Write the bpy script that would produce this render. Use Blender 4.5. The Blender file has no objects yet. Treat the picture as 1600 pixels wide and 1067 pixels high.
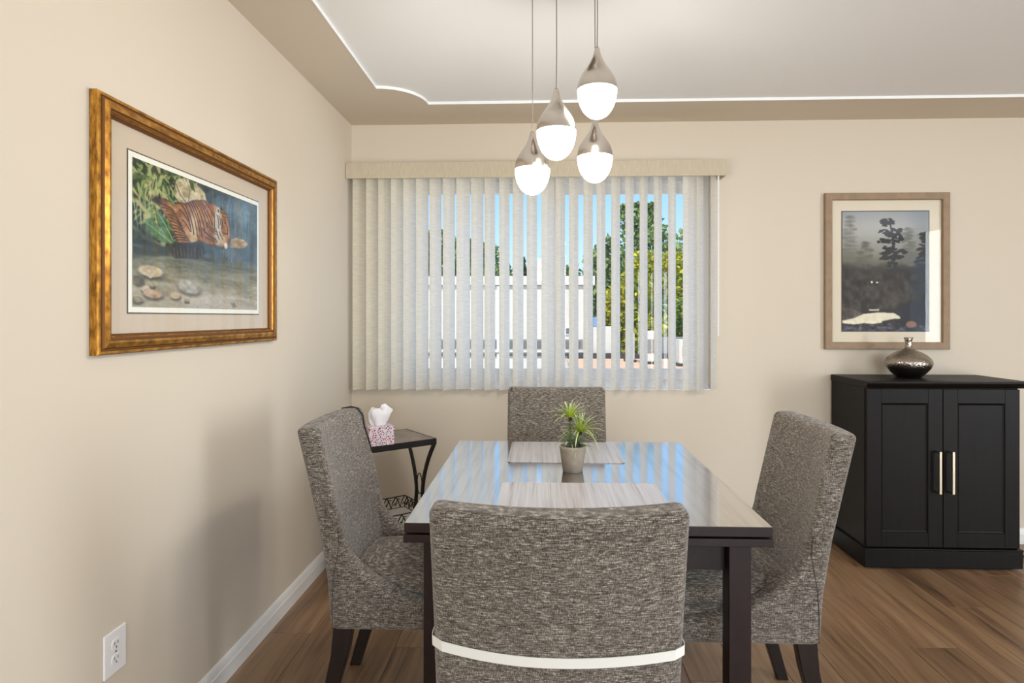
import bpy, bmesh, math, random
import numpy as np
from mathutils import Vector, Matrix

# ------------------------------------------------------------------ camera, world, sun, fill lamps, exposure
scene = bpy.context.scene
COL = scene.collection
random.seed(7)
RNG = np.random.RandomState(11)

F_PX, CX, CY, CAM_H = 960.0, 812.0, 496.0, 1.281
YAW = math.atan(0.0364)
cam_d = bpy.data.cameras.new('camera')
cam_d.sensor_width = 36.0
cam_d.lens = 36.0 * F_PX / 1600.0
cam_d.shift_x = -(CX - 800.0) / 1600.0
cam_d.shift_y = -(533.5 - CY) / 1600.0
cam_d.clip_start = 0.02
cam_d.clip_end = 500
cam = bpy.data.objects.new('camera', cam_d)
cam.location = (0, 0, CAM_H)
cam.rotation_euler = (math.pi / 2, 0, YAW)
COL.objects.link(cam)
scene.camera = cam

vs = scene.view_settings
vs.view_transform = 'Standard'
vs.look = 'None'
vs.exposure = 0.0
vs.gamma = 1.0
vs.use_curve_mapping = False
scene.display_settings.display_device = 'sRGB'
scene.cycles.max_bounces = 10
scene.cycles.diffuse_bounces = 6
scene.cycles.sample_clamp_indirect = 6.0
scene.cycles.caustics_reflective = False
scene.cycles.caustics_refractive = False
scene.cycles.use_denoising = True

world = bpy.data.worlds.new('World')
scene.world = world
world.use_nodes = True
wt = world.node_tree
wt.nodes.clear()
w_out = wt.nodes.new('ShaderNodeOutputWorld')
w_bg = wt.nodes.new('ShaderNodeBackground')
w_tc = wt.nodes.new('ShaderNodeTexCoord')
w_sep = wt.nodes.new('ShaderNodeSeparateXYZ')
w_ramp = wt.nodes.new('ShaderNodeValToRGB')
wt.links.new(w_tc.outputs['Generated'], w_sep.inputs[0])
wt.links.new(w_sep.outputs['Z'], w_ramp.inputs[0])
wt.links.new(w_ramp.outputs[0], w_bg.inputs[0])
wt.links.new(w_bg.outputs[0], w_out.inputs[0])
_e = w_ramp.color_ramp.elements
_e[0].position = 0.0
_e[0].color = (0.62, 0.78, 0.95, 1)
_e[1].position = 1.0
_e[1].color = (0.17, 0.38, 0.74, 1)
for _p, _c in ((0.09, (0.44, 0.66, 0.92, 1)), (0.20, (0.28, 0.53, 0.85, 1)), (0.5, (0.22, 0.46, 0.80, 1))):
    _n = _e.new(_p)
    _n.color = _c
w_bg.inputs[1].default_value = 1.5

sun_d = bpy.data.lights.new('sun', 'SUN')
sun_d.energy = 5.0
sun_d.angle = math.radians(0.6)
sun_d.color = (1.0, 0.95, 0.87)
sun = bpy.data.objects.new('sun', sun_d)
sun.rotation_euler = Vector((0.22, 0.52, -0.82)).to_track_quat('-Z', 'Y').to_euler()
sun.location = (0, -10, 20)
COL.objects.link(sun)


def area_light(name, loc, direction, sx, sy, energy, color):
    d = bpy.data.lights.new(name, 'AREA')
    d.shape = 'RECTANGLE'
    d.size, d.size_y = sx, sy
    d.energy = energy
    d.color = color
    o = bpy.data.objects.new(name, d)
    o.location = loc
    o.rotation_euler = Vector(direction).to_track_quat('-Z', 'Z').to_euler()
    COL.objects.link(o)
    return o


# fill lamps added in unseen rear and side openings, stronger than the daylight outside
area_light('rear_fill_lamp', (1.6, -4.42, 1.15), (0, 1, 0), 3.0, 2.0, 168, (0.90, 0.96, 1.0))
area_light('side_fill_lamp', (5.12, -0.6, 1.45), (-1, 0, 0), 2.6, 1.3, 165, (0.90, 0.96, 1.0))


# ------------------------------------------------------------------ helpers
def lin(r, g, b, a=1.0):
    def f(c):
        c /= 255.0
        return c / 12.92 if c <= 0.04045 else ((c + 0.055) / 1.055) ** 2.4
    return (f(r), f(g), f(b), a)


def tag(o, label=None, cat=None, group=None, kind=None):
    if label: o['label'] = label
    if cat: o['category'] = cat
    if group: o['group'] = group
    if kind: o['kind'] = kind
    return o


def thing(name, label, cat, loc=(0, 0, 0), rz=0.0, group=None):
    o = bpy.data.objects.new(name, None)
    o.empty_display_size = 0.05
    o.location = loc
    o.rotation_euler = (0, 0, rz)
    COL.objects.link(o)
    return tag(o, label, cat, group)


def O(name, geo, mat=None, parent=None, smooth=True, angle=40, bevel=0, seg=2, loc=None):
    v, f = geo
    me = bpy.data.meshes.new(name)
    me.from_pydata([tuple(p) for p in v], [], [tuple(q) for q in f])
    bm = bmesh.new()
    bm.from_mesh(me)
    bmesh.ops.recalc_face_normals(bm, faces=bm.faces)
    bm.to_mesh(me)
    bm.free()
    if smooth:
        me.polygons.foreach_set('use_smooth', [True] * len(me.polygons))
        me.set_sharp_from_angle(angle=math.radians(angle))
    if mat: me.materials.append(mat)
    o = bpy.data.objects.new(name, me)
    COL.objects.link(o)
    if parent: o.parent = parent
    if loc: o.location = loc
    if bevel:
        m = o.modifiers.new('bevel', 'BEVEL')
        m.width = bevel
        m.segments = seg
        m.limit_method = 'ANGLE'
        m.angle_limit = math.radians(35)
        m.harden_normals = True
    return o


def join(*geos):
    V, Fc = [], []
    for v, f in geos:
        n = len(V)
        V += [tuple(p) for p in v]
        Fc += [tuple(i + n for i in q) for q in f]
    return V, Fc


def box(x0, x1, y0, y1, z0, z1):
    v = [(x0, y0, z0), (x1, y0, z0), (x1, y1, z0), (x0, y1, z0), (x0, y0, z1), (x1, y0, z1), (x1, y1, z1), (x0, y1, z1)]
    return v, [(3, 2, 1, 0), (4, 5, 6, 7), (0, 1, 5, 4), (1, 2, 6, 5), (2, 3, 7, 6), (3, 0, 4, 7)]


def prism(poly, axis, a, b):
    """extrude a 2-D polygon along an axis: 'x' takes (y,z), 'y' takes (x,z), 'z' takes (x,y)"""
    def P(p, t):
        return {'x': (t, p[0], p[1]), 'y': (p[0], t, p[1]), 'z': (p[0], p[1], t)}[axis]
    n = len(poly)
    v = [P(p, a) for p in poly] + [P(p, b) for p in poly]
    f = [tuple(range(n))[::-1], tuple(range(n, 2 * n))]
    f += [(i, (i + 1) % n, n + (i + 1) % n, n + i) for i in range(n)]
    return v, f


def lathe(prof, seg=32, c=(0, 0, 0)):
    v, f = [], []
    n = len(prof)
    for i in range(seg):
        a = 2 * math.pi * i / seg
        for r, z in prof:
            v.append((c[0] + r * math.cos(a), c[1] + r * math.sin(a), c[2] + z))
    for i in range(seg):
        j = (i + 1) % seg
        for k in range(n - 1):
            f.append((i * n + k, j * n + k, j * n + k + 1, i * n + k + 1))
    if prof[0][0] > 1e-6: f.append(tuple(i * n for i in range(seg))[::-1])
    if prof[-1][0] > 1e-6: f.append(tuple(i * n + n - 1 for i in range(seg)))
    return v, f


def tube(pts, r, seg=8, closed=False, flat=None):
    """sweep a circle (or a flat bar: flat=(half width along 'up', half thickness)) along points"""
    pts = [Vector(p) for p in pts]
    n = len(pts)
    v, f = [], []
    up0 = Vector((0, 0, 1))
    for i, p in enumerate(pts):
        if closed: t = (pts[(i + 1) % n] - pts[i - 1]).normalized()
        else: t = (pts[min(i + 1, n - 1)] - pts[max(i - 1, 0)]).normalized()
        up = up0 if abs(t.dot(up0)) < 0.95 else Vector((0.3, 1, 0)).normalized()
        s = t.cross(up).normalized()
        u = s.cross(t).normalized()
        rr = r[i] if isinstance(r, (list, tuple)) else r
        for k in range(seg):
            a = 2 * math.pi * k / seg
            v.append(p + s * (rr * math.cos(a)) + u * (rr * math.sin(a)))
    m = n if closed else n - 1
    for i in range(m):
        j = (i + 1) % n
        for k in range(seg):
            l = (k + 1) % seg
            f.append((i * seg + k, j * seg + k, j * seg + l, i * seg + l))
    if not closed:
        f.append(tuple(range(seg)))
        f.append(tuple(range((n - 1) * seg, n * seg))[::-1])
    return v, f


def grid_slab(fn_out, fn_in, us, ws):
    """closed slab between two surfaces given on a (u,w) grid"""
    nu, nw = len(us), len(ws)
    v = [fn_out(u, w) for w in ws for u in us] + [fn_in(u, w) for w in ws for u in us]
    n = nu * nw
    f = []
    for j in range(nw - 1):
        for i in range(nu - 1):
            a = j * nu + i
            f.append((a, a + 1, a + nu + 1, a + nu))
            f.append((n + a, n + a + nu, n + a + nu + 1, n + a + 1))
    for i in range(nu - 1):
        f.append((i, n + i, n + i + 1, i + 1))
        t = (nw - 1) * nu + i
        f.append((t, t + 1, n + t + 1, n + t))
    for j in range(nw - 1):
        a = j * nu
        f.append((a, a + nu, n + a + nu, n + a))
        b = a + nu - 1
        f.append((b, n + b, n + b + nu, b + nu))
    return v, f


def bez(p, t):
    p = [Vector(q) for q in p]
    while len(p) > 1:
        p = [p[i].lerp(p[i + 1], t) for i in range(len(p) - 1)]
    return p[0]


# ------------------------------------------------------------------ materials
MATS = {}


def new_mat(name):
    m = bpy.data.materials.new(name)
    m.use_nodes = True
    nt = m.node_tree
    b = nt.nodes.get('Principled BSDF')
    MATS[name] = m
    return m, nt, b


def plain(name, rgb, rough=0.5, metal=0.0, spec=0.5, coat=0.0, coat_rough=0.05, noise=0.0, nscale=20, bump=0.0, bscale=200, stretch=(1, 1, 1)):
    m, nt, b = new_mat(name)
    col = lin(*rgb)
    b.inputs['Base Color'].default_value = col
    b.inputs['Roughness'].default_value = rough
    b.inputs['Metallic'].default_value = metal
    b.inputs['Specular IOR Level'].default_value = spec
    b.inputs['Coat Weight'].default_value = coat
    b.inputs['Coat Roughness'].default_value = coat_rough
    if noise or bump:
        tc = nt.nodes.new('ShaderNodeTexCoord')
        mp = nt.nodes.new('ShaderNodeMapping')
        mp.inputs['Scale'].default_value = stretch
        nt.links.new(tc.outputs['Object'], mp.inputs[0])
    if noise:
        n = nt.nodes.new('ShaderNodeTexNoise')
        n.inputs['Scale'].default_value = nscale
        n.inputs['Detail'].default_value = 4
        nt.links.new(mp.outputs[0], n.inputs['Vector'])
        r = nt.nodes.new('ShaderNodeValToRGB')
        r.color_ramp.elements[0].position = 0.3
        r.color_ramp.elements[1].position = 0.7
        r.color_ramp.elements[0].color = tuple(c * (1 - noise) for c in col[:3]) + (1,)
        r.color_ramp.elements[1].color = tuple(min(1, c * (1 + noise)) for c in col[:3]) + (1,)
        nt.links.new(n.outputs['Fac'], r.inputs[0])
        nt.links.new(r.outputs[0], b.inputs['Base Color'])
    if bump:
        n2 = nt.nodes.new('ShaderNodeTexNoise')
        n2.inputs['Scale'].default_value = bscale
        n2.inputs['Detail'].default_value = 3
        nt.links.new(mp.outputs[0], n2.inputs['Vector'])
        bp = nt.nodes.new('ShaderNodeBump')
        bp.inputs['Strength'].default_value = bump
        bp.inputs['Distance'].default_value = 0.002
        nt.links.new(n2.outputs['Fac'], bp.inputs['Height'])
        nt.links.new(bp.outputs[0], b.inputs['Normal'])
    return m


def math_node(nt, op, a=None, b=None, va=0.5, vb=0.5):
    n = nt.nodes.new('ShaderNodeMath')
    n.operation = op
    n.inputs[0].default_value = va
    n.inputs[1].default_value = vb
    if a: nt.links.new(a, n.inputs[0])
    if b: nt.links.new(b, n.inputs[1])
    return n.outputs[0]


def noise_node(nt, vec, scale3, scale=1.0, detail=2.0, rough=0.5, loc=(0, 0, 0)):
    mp = nt.nodes.new('ShaderNodeMapping')
    mp.inputs['Scale'].default_value = scale3
    mp.inputs['Location'].default_value = loc
    nt.links.new(vec, mp.inputs[0])
    n = nt.nodes.new('ShaderNodeTexNoise')
    n.inputs['Scale'].default_value = scale
    n.inputs['Detail'].default_value = detail
    n.inputs['Roughness'].default_value = rough
    nt.links.new(mp.outputs[0], n.inputs['Vector'])
    return n.outputs['Fac']


def ramp(nt, fac, stops):
    r = nt.nodes.new('ShaderNodeValToRGB')
    el = r.color_ramp.elements
    el[0].position, el[0].color = stops[0][0], lin(*stops[0][1])
    el[1].position, el[1].color = stops[-1][0], lin(*stops[-1][1])
    for p, c in stops[1:-1]:
        e = el.new(p)
        e.color = lin(*c)
    nt.links.new(fac, r.inputs[0])
    return r.outputs[0]


def fabric(name, stops, s1=(60, 60, 420), s2=(420, 420, 80), bump=0.6):
    m, nt, b = new_mat(name)
    tc = nt.nodes.new('ShaderNodeTexCoord')
    v = tc.outputs['Object']
    n1 = noise_node(nt, v, s1, detail=3, rough=0.6)
    n2 = noise_node(nt, v, s2, detail=2)
    f = math_node(nt, 'ADD', math_node(nt, 'MULTIPLY', n1, None, vb=0.62), math_node(nt, 'MULTIPLY', n2, None, vb=0.38))
    nt.links.new(ramp(nt, f, stops), b.inputs['Base Color'])
    b.inputs['Roughness'].default_value = 0.95
    b.inputs['Specular IOR Level'].default_value = 0.15
    b.inputs['Sheen Weight'].default_value = 0.25
    b.inputs['Sheen Roughness'].default_value = 0.5
    bp = nt.nodes.new('ShaderNodeBump')
    bp.inputs['Strength'].default_value = bump
    bp.inputs['Distance'].default_value = 0.002
    nt.links.new(f, bp.inputs['Height'])
    nt.links.new(bp.outputs[0], b.inputs['Normal'])
    return m


def vcol_mat(name, rough=0.5, spec=0.3, translucent=0.0):
    m, nt, b = new_mat(name)
    a = nt.nodes.new('ShaderNodeAttribute')
    a.attribute_name = 'paint'
    nt.links.new(a.outputs['Color'], b.inputs['Base Color'])
    b.inputs['Roughness'].default_value = rough
    b.inputs['Specular IOR Level'].default_value = spec
    if translucent:
        t = nt.nodes.new('ShaderNodeBsdfTranslucent')
        nt.links.new(a.outputs['Color'], t.inputs[0])
        mx = nt.nodes.new('ShaderNodeMixShader')
        mx.inputs[0].default_value = translucent
        out = nt.nodes.get('Material Output')
        nt.links.new(b.outputs[0], mx.inputs[1])
        nt.links.new(t.outputs[0], mx.inputs[2])
        nt.links.new(mx.outputs[0], out.inputs[0])
    return m


def pane_mat(name, tint=(1, 1, 1), gloss=0.05, rough=0.0):
    m, nt, b = new_mat(name)
    nt.nodes.remove(b)
    out = nt.nodes.get('Material Output')
    t = nt.nodes.new('ShaderNodeBsdfTransparent')
    t.inputs[0].default_value = tint + (1,)
    g = nt.nodes.new('ShaderNodeBsdfGlossy')
    g.inputs['Roughness'].default_value = rough
    lw = nt.nodes.new('ShaderNodeLayerWeight')
    mx = nt.nodes.new('ShaderNodeMixShader')
    f = math_node(nt, 'POWER', lw.outputs['Facing'], None, vb=5.0)
    f = math_node(nt, 'MULTIPLY_ADD', f, None, vb=0.6)
    f.node.inputs[2].default_value = gloss * 0.5
    nt.links.new(f, mx.inputs[0])
    nt.links.new(t.outputs[0], mx.inputs[1])
    nt.links.new(g.outputs[0], mx.inputs[2])
    nt.links.new(mx.outputs[0], out.inputs[0])
    return m


def thin_fabric(name, rgb, rgb_t, streak=(300, 300, 6), amt=0.06):
    m, nt, b = new_mat(name)
    nt.nodes.remove(b)
    out = nt.nodes.get('Material Output')
    tc = nt.nodes.new('ShaderNodeTexCoord')
    n1 = noise_node(nt, tc.outputs['Object'], streak, detail=3)
    c0 = tuple(int(c * (1 - amt)) for c in rgb)
    c1 = tuple(min(255, int(c * (1 + amt))) for c in rgb)
    col = ramp(nt, n1, [(0.3, c0), (0.7, c1)])
    colt = ramp(nt, n1, [(0.3, tuple(int(c * (1 - amt)) for c in rgb_t)), (0.7, tuple(int(c * (1 + amt)) for c in rgb_t))])
    d = nt.nodes.new('ShaderNodeBsdfDiffuse')
    t = nt.nodes.new('ShaderNodeBsdfTranslucent')
    mx = nt.nodes.new('ShaderNodeAddShader')
    nt.links.new(col, d.inputs[0])
    nt.links.new(colt, t.inputs[0])
    nt.links.new(d.outputs[0], mx.inputs[0])
    nt.links.new(t.outputs[0], mx.inputs[1])
    nt.links.new(mx.outputs[0], out.inputs[0])
    return m


WALL_RGB = (215, 204, 187)
M_wall = plain('wall_paint', WALL_RGB, rough=0.75, spec=0.25, bump=0.05, bscale=90)
M_ceil = plain('ceiling_paint', (242, 243, 243), rough=0.9, spec=0.1, bump=0.12, bscale=120)
M_trim = plain('white_trim', (238, 237, 233), rough=0.35)
M_vinyl = plain('white_vinyl', (240, 241, 243), rough=0.3)
M_plate = plain('outlet_plastic', (240, 239, 240), rough=0.25)
M_slot = plain('outlet_slot', (40, 36, 34), rough=0.6)
M_black = plain('black_iron', (24, 20, 18), rough=0.45)
M_cord = plain('black_cord', (18, 17, 17), rough=0.6)
M_leg = plain('chair_leg_wood', (27, 18, 15), rough=0.35, noise=0.25, nscale=8, stretch=(8, 8, 1))
M_cab = plain('espresso_cabinet', (15, 11, 9), rough=0.45, spec=0.18, noise=0.3, nscale=6, stretch=(10, 10, 0.6))
M_nickel = plain('brushed_nickel', (205, 192, 170), rough=0.3, metal=1.0)
M_white_band = plain('white_elastic', (232, 232, 226), rough=0.7)
M_pot = plain('pot_concrete', (168, 157, 142), rough=0.85, noise=0.12, nscale=45, bump=0.3, bscale=150)
M_soil = plain('pebble_soil', (120, 112, 100), rough=0.9, noise=0.4, nscale=220)
M_stem = plain('plant_stem', (92, 104, 78), rough=0.6)
M_bud = plain('stem_knot', (30, 24, 20), rough=0.7)
M_mat_edge = plain('print_edge', (84, 80, 58), rough=0.7)
M_matboard = plain('matboard', (205, 190, 170), rough=0.9, spec=0.1)
M_matwhite = plain('matboard_white', (226, 215, 194), rough=0.9, spec=0.1)
M_paper = plain('print_paper', (240, 239, 228), rough=0.7, spec=0.2)
M_frameline = plain('frame_inner_line', (46, 38, 30), rough=0.6)
M_tissue = plain('tissue_paper', (244, 244, 248), rough=0.9)
M_wire = plain('pendant_wire', (120, 112, 104), rough=0.4)
M_seam = plain('fabric_seam', (70, 62, 55), rough=0.9)
M_pane = pane_mat('window_glass')
M_picglass = pane_mat('picture_glass', gloss=0.03)
M_vane = thin_fabric('vane_fabric', (174, 165, 144), (172, 176, 184), streak=(25, 25, 260), amt=0.035)
M_valance = plain('valance_fabric', (196, 185, 163), rough=0.9, spec=0.1, noise=0.10, nscale=1, stretch=(260, 260, 22))
M_chair = fabric('chair_tweed', [(0.34, (40, 35, 30)), (0.45, (80, 73, 65)), (0.54, (119, 111, 102)), (0.68, (202, 195, 184))], s1=(62, 62, 620), s2=(620, 620, 120))

# satin metal of the pendants
M_pend = plain('pendant_satin_metal', (206, 199, 190), rough=0.22, metal=1.0)
M_globe, _nt, _b = new_mat('pendant_diffuser')
_b.inputs['Base Color'].default_value = (0.9, 0.88, 0.84, 1)
_b.inputs['Emission Color'].default_value = (1.0, 0.94, 0.86, 1)
_b.inputs['Emission Strength'].default_value = 9.0

# gilded frame: gold with darker worn streaks
M_gold, _nt, _b = new_mat('gilded_frame')
_tc = _nt.nodes.new('ShaderNodeTexCoord')
_f = noise_node(_nt, _tc.outputs['Object'], (30, 6, 6), scale=6, detail=4)
_nt.links.new(ramp(_nt, _f, [(0.3, (120, 78, 26)), (0.55, (186, 132, 52)), (0.75, (214, 164, 76))]), _b.inputs['Base Color'])
_b.inputs['Metallic'].default_value = 0.75
_b.inputs['Roughness'].default_value = 0.38
M_golddark = plain('gilded_groove', (120, 76, 32), rough=0.5, metal=0.5)

# oak frame
M_oak = plain('weathered_oak', (150, 126, 100), rough=0.6, noise=0.12, nscale=3, stretch=(9, 9, 9))

# table wood: dark with a high gloss lacquer
def table_wood(name, rough, coat):
    m, nt, b = new_mat(name)
    tc = nt.nodes.new('ShaderNodeTexCoord')
    f = noise_node(nt, tc.outputs['Object'], (55, 3.0, 55), detail=5, rough=0.6)
    nt.links.new(ramp(nt, f, [(0.3, (38, 25, 24)), (0.5, (58, 41, 38)), (0.72, (78, 58, 52))]), b.inputs['Base Color'])
    b.inputs['Roughness'].default_value = 0.3
    # high-gloss lacquer: reflection grows strongly towards grazing angles
    g = nt.nodes.new('ShaderNodeBsdfGlossy')
    nt.links.new(ramp(nt, f, [(0.3, (238, 236, 235)), (0.55, (254, 254, 254))]), g.inputs['Color'])
    g.inputs['Roughness'].default_value = rough
    lw = nt.nodes.new('ShaderNodeLayerWeight')
    fac = math_node(nt, 'POWER', lw.outputs['Facing'], None, vb=1.1)
    fac = math_node(nt, 'MULTIPLY', fac, None, vb=coat)
    mx = nt.nodes.new('ShaderNodeMixShader')
    nt.links.new(fac, mx.inputs[0])
    nt.links.new(b.outputs[0], mx.inputs[1])
    nt.links.new(g.outputs[0], mx.inputs[2])
    nt.links.new(mx.outputs[0], nt.nodes.get('Material Output').inputs[0])
    return m


M_top = table_wood('table_lacquer', 0.11, 1.0)
M_twood = plain('table_frame_wood', (36, 24, 22), rough=0.42, spec=0.3, noise=0.2, nscale=4, stretch=(10, 10, 10))

# floor planks
M_floor, _nt, _b = new_mat('vinyl_plank')
_tc = _nt.nodes.new('ShaderNodeTexCoord')
_oi = _nt.nodes.new('ShaderNodeObjectInfo')
_cx = _nt.nodes.new('ShaderNodeCombineXYZ')
for _i in range(3):
    _nt.links.new(math_node(_nt, 'MULTIPLY', _oi.outputs['Random'], None, vb=37.0 + 11 * _i), _cx.inputs[_i])
_va = _nt.nodes.new('ShaderNodeVectorMath')
_va.operation = 'ADD'
_nt.links.new(_tc.outputs['Object'], _va.inputs[0])
_nt.links.new(_cx.outputs[0], _va.inputs[1])
_v = _va.outputs[0]
_wob = noise_node(_nt, _v, (3, 1.2, 3), detail=2)
_wv = _nt.nodes.new('ShaderNodeVectorMath')
_wv.operation = 'ADD'
_cw = _nt.nodes.new('ShaderNodeCombineXYZ')
_nt.links.new(math_node(_nt, 'MULTIPLY', _wob, None, vb=0.10), _cw.inputs[0])
_nt.links.new(_v, _wv.inputs[0])
_nt.links.new(_cw.outputs[0], _wv.inputs[1])
_g1 = noise_node(_nt, _wv.outputs[0], (38, 1.6, 38), detail=6, rough=0.62)
_g2 = noise_node(_nt, _wv.outputs[0], (9, 0.8, 9), detail=3)
_f = math_node(_nt, 'ADD', math_node(_nt, 'MULTIPLY', _g1, None, vb=0.6), math_node(_nt, 'MULTIPLY', _g2, None, vb=0.4))
_tone = math_node(_nt, 'MULTIPLY_ADD', _oi.outputs['Random'], None, vb=0.10)
_nt.nodes[-1].inputs[2].default_value = -0.05
_f2 = math_node(_nt, 'ADD', _f, _tone)
_nt.links.new(ramp(_nt, _f2, [(0.30, (62, 44, 31)), (0.38, (108, 82, 60)), (0.50, (138, 108, 80)), (0.70, (168, 136, 104))]), _b.inputs['Base Color'])
_b.inputs['Roughness'].default_value = 0.34
_bp = _nt.nodes.new('ShaderNodeBump')
_bp.inputs['Strength'].default_value = 0.25
_bp.inputs['Distance'].default_value = 0.001
_nt.links.new(_g1, _bp.inputs['Height'])
_nt.links.new(_bp.outputs[0], _b.inputs['Normal'])
M_subfloor = plain('subfloor', (70, 52, 38), rough=0.7)

# ------------------------------------------------------------------ room shell
XL, YB = -1.122, 3.586          # left wall, back wall
XR, YR = 5.2, -4.5              # right and rear walls, out of view
ZS, ZC = 2.414, 2.426           # soffit border, recessed ceiling
T = 0.16

fl = O('floor', box(XL - T, XR + T, YR - T, YB + T, -0.2, -0.008), M_subfloor, smooth=False)
tag(fl, 'brown wood-look plank floor of the dining area', 'floor', kind='structure')
PW, PL = 0.182, 1.22
_pm = O('plank', box(0.0006, PW - 0.0006, 0.0006, PL - 0.0006, -0.008, 0.0), M_floor, fl, smooth=False, bevel=0.0012, seg=1)
_first = True
col_i = 0
x = XL + 0.004
while x < 3.5:
    y = -1.2 - (col_i * 0.437) % PL
    while y < YB:
        o = _pm if _first else _pm.copy()
        if not _first: COL.objects.link(o)
        _first = False
        y1 = min(y + PL, YB)
        o.location = (x, y, 0)
        if y1 < y + PL: o.scale = (1, (y1 - y) / PL, 1)
        y += PL
    x += PW
    col_i += 1
_rest = O('plank_field', join(box(x + 0.001, XR, YR, YB, -0.008, -0.0005), box(XL, x, YR, -2.43, -0.008, -0.0005)), M_floor, fl, smooth=False)
tag(_rest, kind='stuff')

wl = O('wall_left', box(XL - T, XL, YR, YB, -0.1, 2.6), M_wall, smooth=False)
tag(wl, 'cream painted side wall carrying the gilt-framed picture', 'wall', kind='structure')

WX0, WX1, WZ0, WZ1 = -1.0, 0.985, 0.862, 2.135
wb = O('wall_back', join(box(XL - T, WX0, YB, YB + T, -0.1, 2.6), box(WX1, XR + T, YB, YB + T, -0.1, 2.6),
                         box(WX0, WX1, YB, YB + T, -0.1, WZ0), box(WX0, WX1, YB, YB + T, WZ1, 2.6)), M_wall, smooth=False)
tag(wb, 'beige painted wall with the window and the dark cabinet', 'wall', kind='structure')
# right wall with a window opening, rear wall with a patio door opening (both out of view)
wr = O('wall_right', join(box(XR, XR + T, YR, -2.0, -0.1, 2.6), box(XR, XR + T, 0.8, YB, -0.1, 2.6),
                          box(XR, XR + T, -2.0, 0.8, -0.1, 0.75), box(XR, XR + T, -2.0, 0.8, 2.15, 2.6)), M_wall, smooth=False)
tag(wr, 'beige wall of the living area to the right', 'wall', kind='structure')
wq = O('wall_rear', join(box(XL - T, 0.0, YR - T, YR, -0.1, 2.6), box(3.2, XR + T, YR - T, YR, -0.1, 2.6),
                         box(0.0, 3.2, YR - T, YR, 2.2, 2.6)), M_wall, smooth=False)
tag(wq, 'beige wall behind the viewer with a patio door', 'wall', kind='structure')

# ceiling: white recessed field with a beige border, its corner scooped
ce = O('ceiling', box(XL - T, XR + T, YR - T, YB + T, ZC, 2.62), M_ceil, smooth=False)
tag(ce, 'white ceiling set into a beige border', 'ceiling', kind='structure')
TX, TY = -0.82, 3.245
arc = [(TX + 0.215 * math.cos(a), TY - 0.235 * math.sin(a)) for a in [math.pi / 2 * (1 - i / 12) for i in range(13)]]
inner = [(TX, YR + 0.4)] + arc + [(XR - 0.35, TY), (XR - 0.35, YR + 0.4)]
outer_ = [(XL, YR), (XL, YB), (XR, YB), (XR, YR)]
# border polygon built as quads between the inner outline and the room rectangle
_bv, _bf = [], []
def _quad(a, b, c, d):
    n = len(_bv)
    _bv.extend([a, b, c, d])
    _bf.append((n, n + 1, n + 2, n + 3))
for z in (ZS,):
    _quad((XL, YR, z), (TX, YR, z), (TX, TY - 0.235, z), (XL, TY - 0.235, z))
    for i in range(12):
        a, b = arc[i], arc[i + 1]
        _quad((XL, TY - 0.235 + 0.0 * i, z), (a[0], a[1], z), (b[0], b[1], z), (XL, TY - 0.235, z))
    n = len(_bv)
    _bv.extend([(XL, TY - 0.235, z), (TX + 0.215, TY, z), (TX + 0.215, YB, z), (XL, YB, z)])
    _bf.append((n, n + 1, n + 2, n + 3))
    _quad((TX + 0.215, TY, z), (XR, TY, z), (XR, YB, z), (TX + 0.215, YB, z))
    _quad((XR - 0.35, YR, z), (XR, YR, z), (XR, TY, z), (XR - 0.35, TY, z))
    _quad((TX, YR, z), (XR - 0.35, YR, z), (XR - 0.35, YR + 0.4, z), (TX, YR + 0.4, z))
bd = O('trim_1', (_bv, _bf), M_wall, smooth=False)
tag(bd, 'beige painted border running round the white ceiling', 'ceiling border', kind='structure')
# white step between border and ceiling field
_sv, _sf = [], []
n = len(inner)
for p in inner: _sv.append((p[0], p[1], ZS - 0.002))
for p in inner: _sv.append((p[0], p[1], ZC + 0.01))
for i in range(n): _sf.append((i, (i + 1) % n, n + (i + 1) % n, n + i))
st = O('trim_2', (_sv, _sf), M_ceil, smooth=False)
tag(st, 'thin white edge with a scooped corner around the ceiling field', 'ceiling trim', kind='structure')
_m = st.modifiers.new('thick', 'SOLIDIFY')
_m.thickness = 0.004
_m.offset = 0

# baseboards (profiled)
prof = [(0, 0), (0.014, 0), (0.014, 0.055), (0.0115, 0.058), (0.0115, 0.063), (0.010, 0.066), (0.010, 0.072), (0.006, 0.084), (0.003, 0.088), (0, 0.088)]
bl = O('baseboard_left', prism([(XL + a, z) for a, z in prof], 'y', YR, YB), M_trim, angle=30)
tag(bl, 'white grooved baseboard along the side wall', 'baseboard', kind='structure')
bb = O('baseboard_back', prism([(YB - a, z) for a, z in prof], 'x', XL, XR), M_trim, angle=30)
tag(bb, 'white grooved baseboard under the window wall', 'baseboard', kind='structure')

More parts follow.
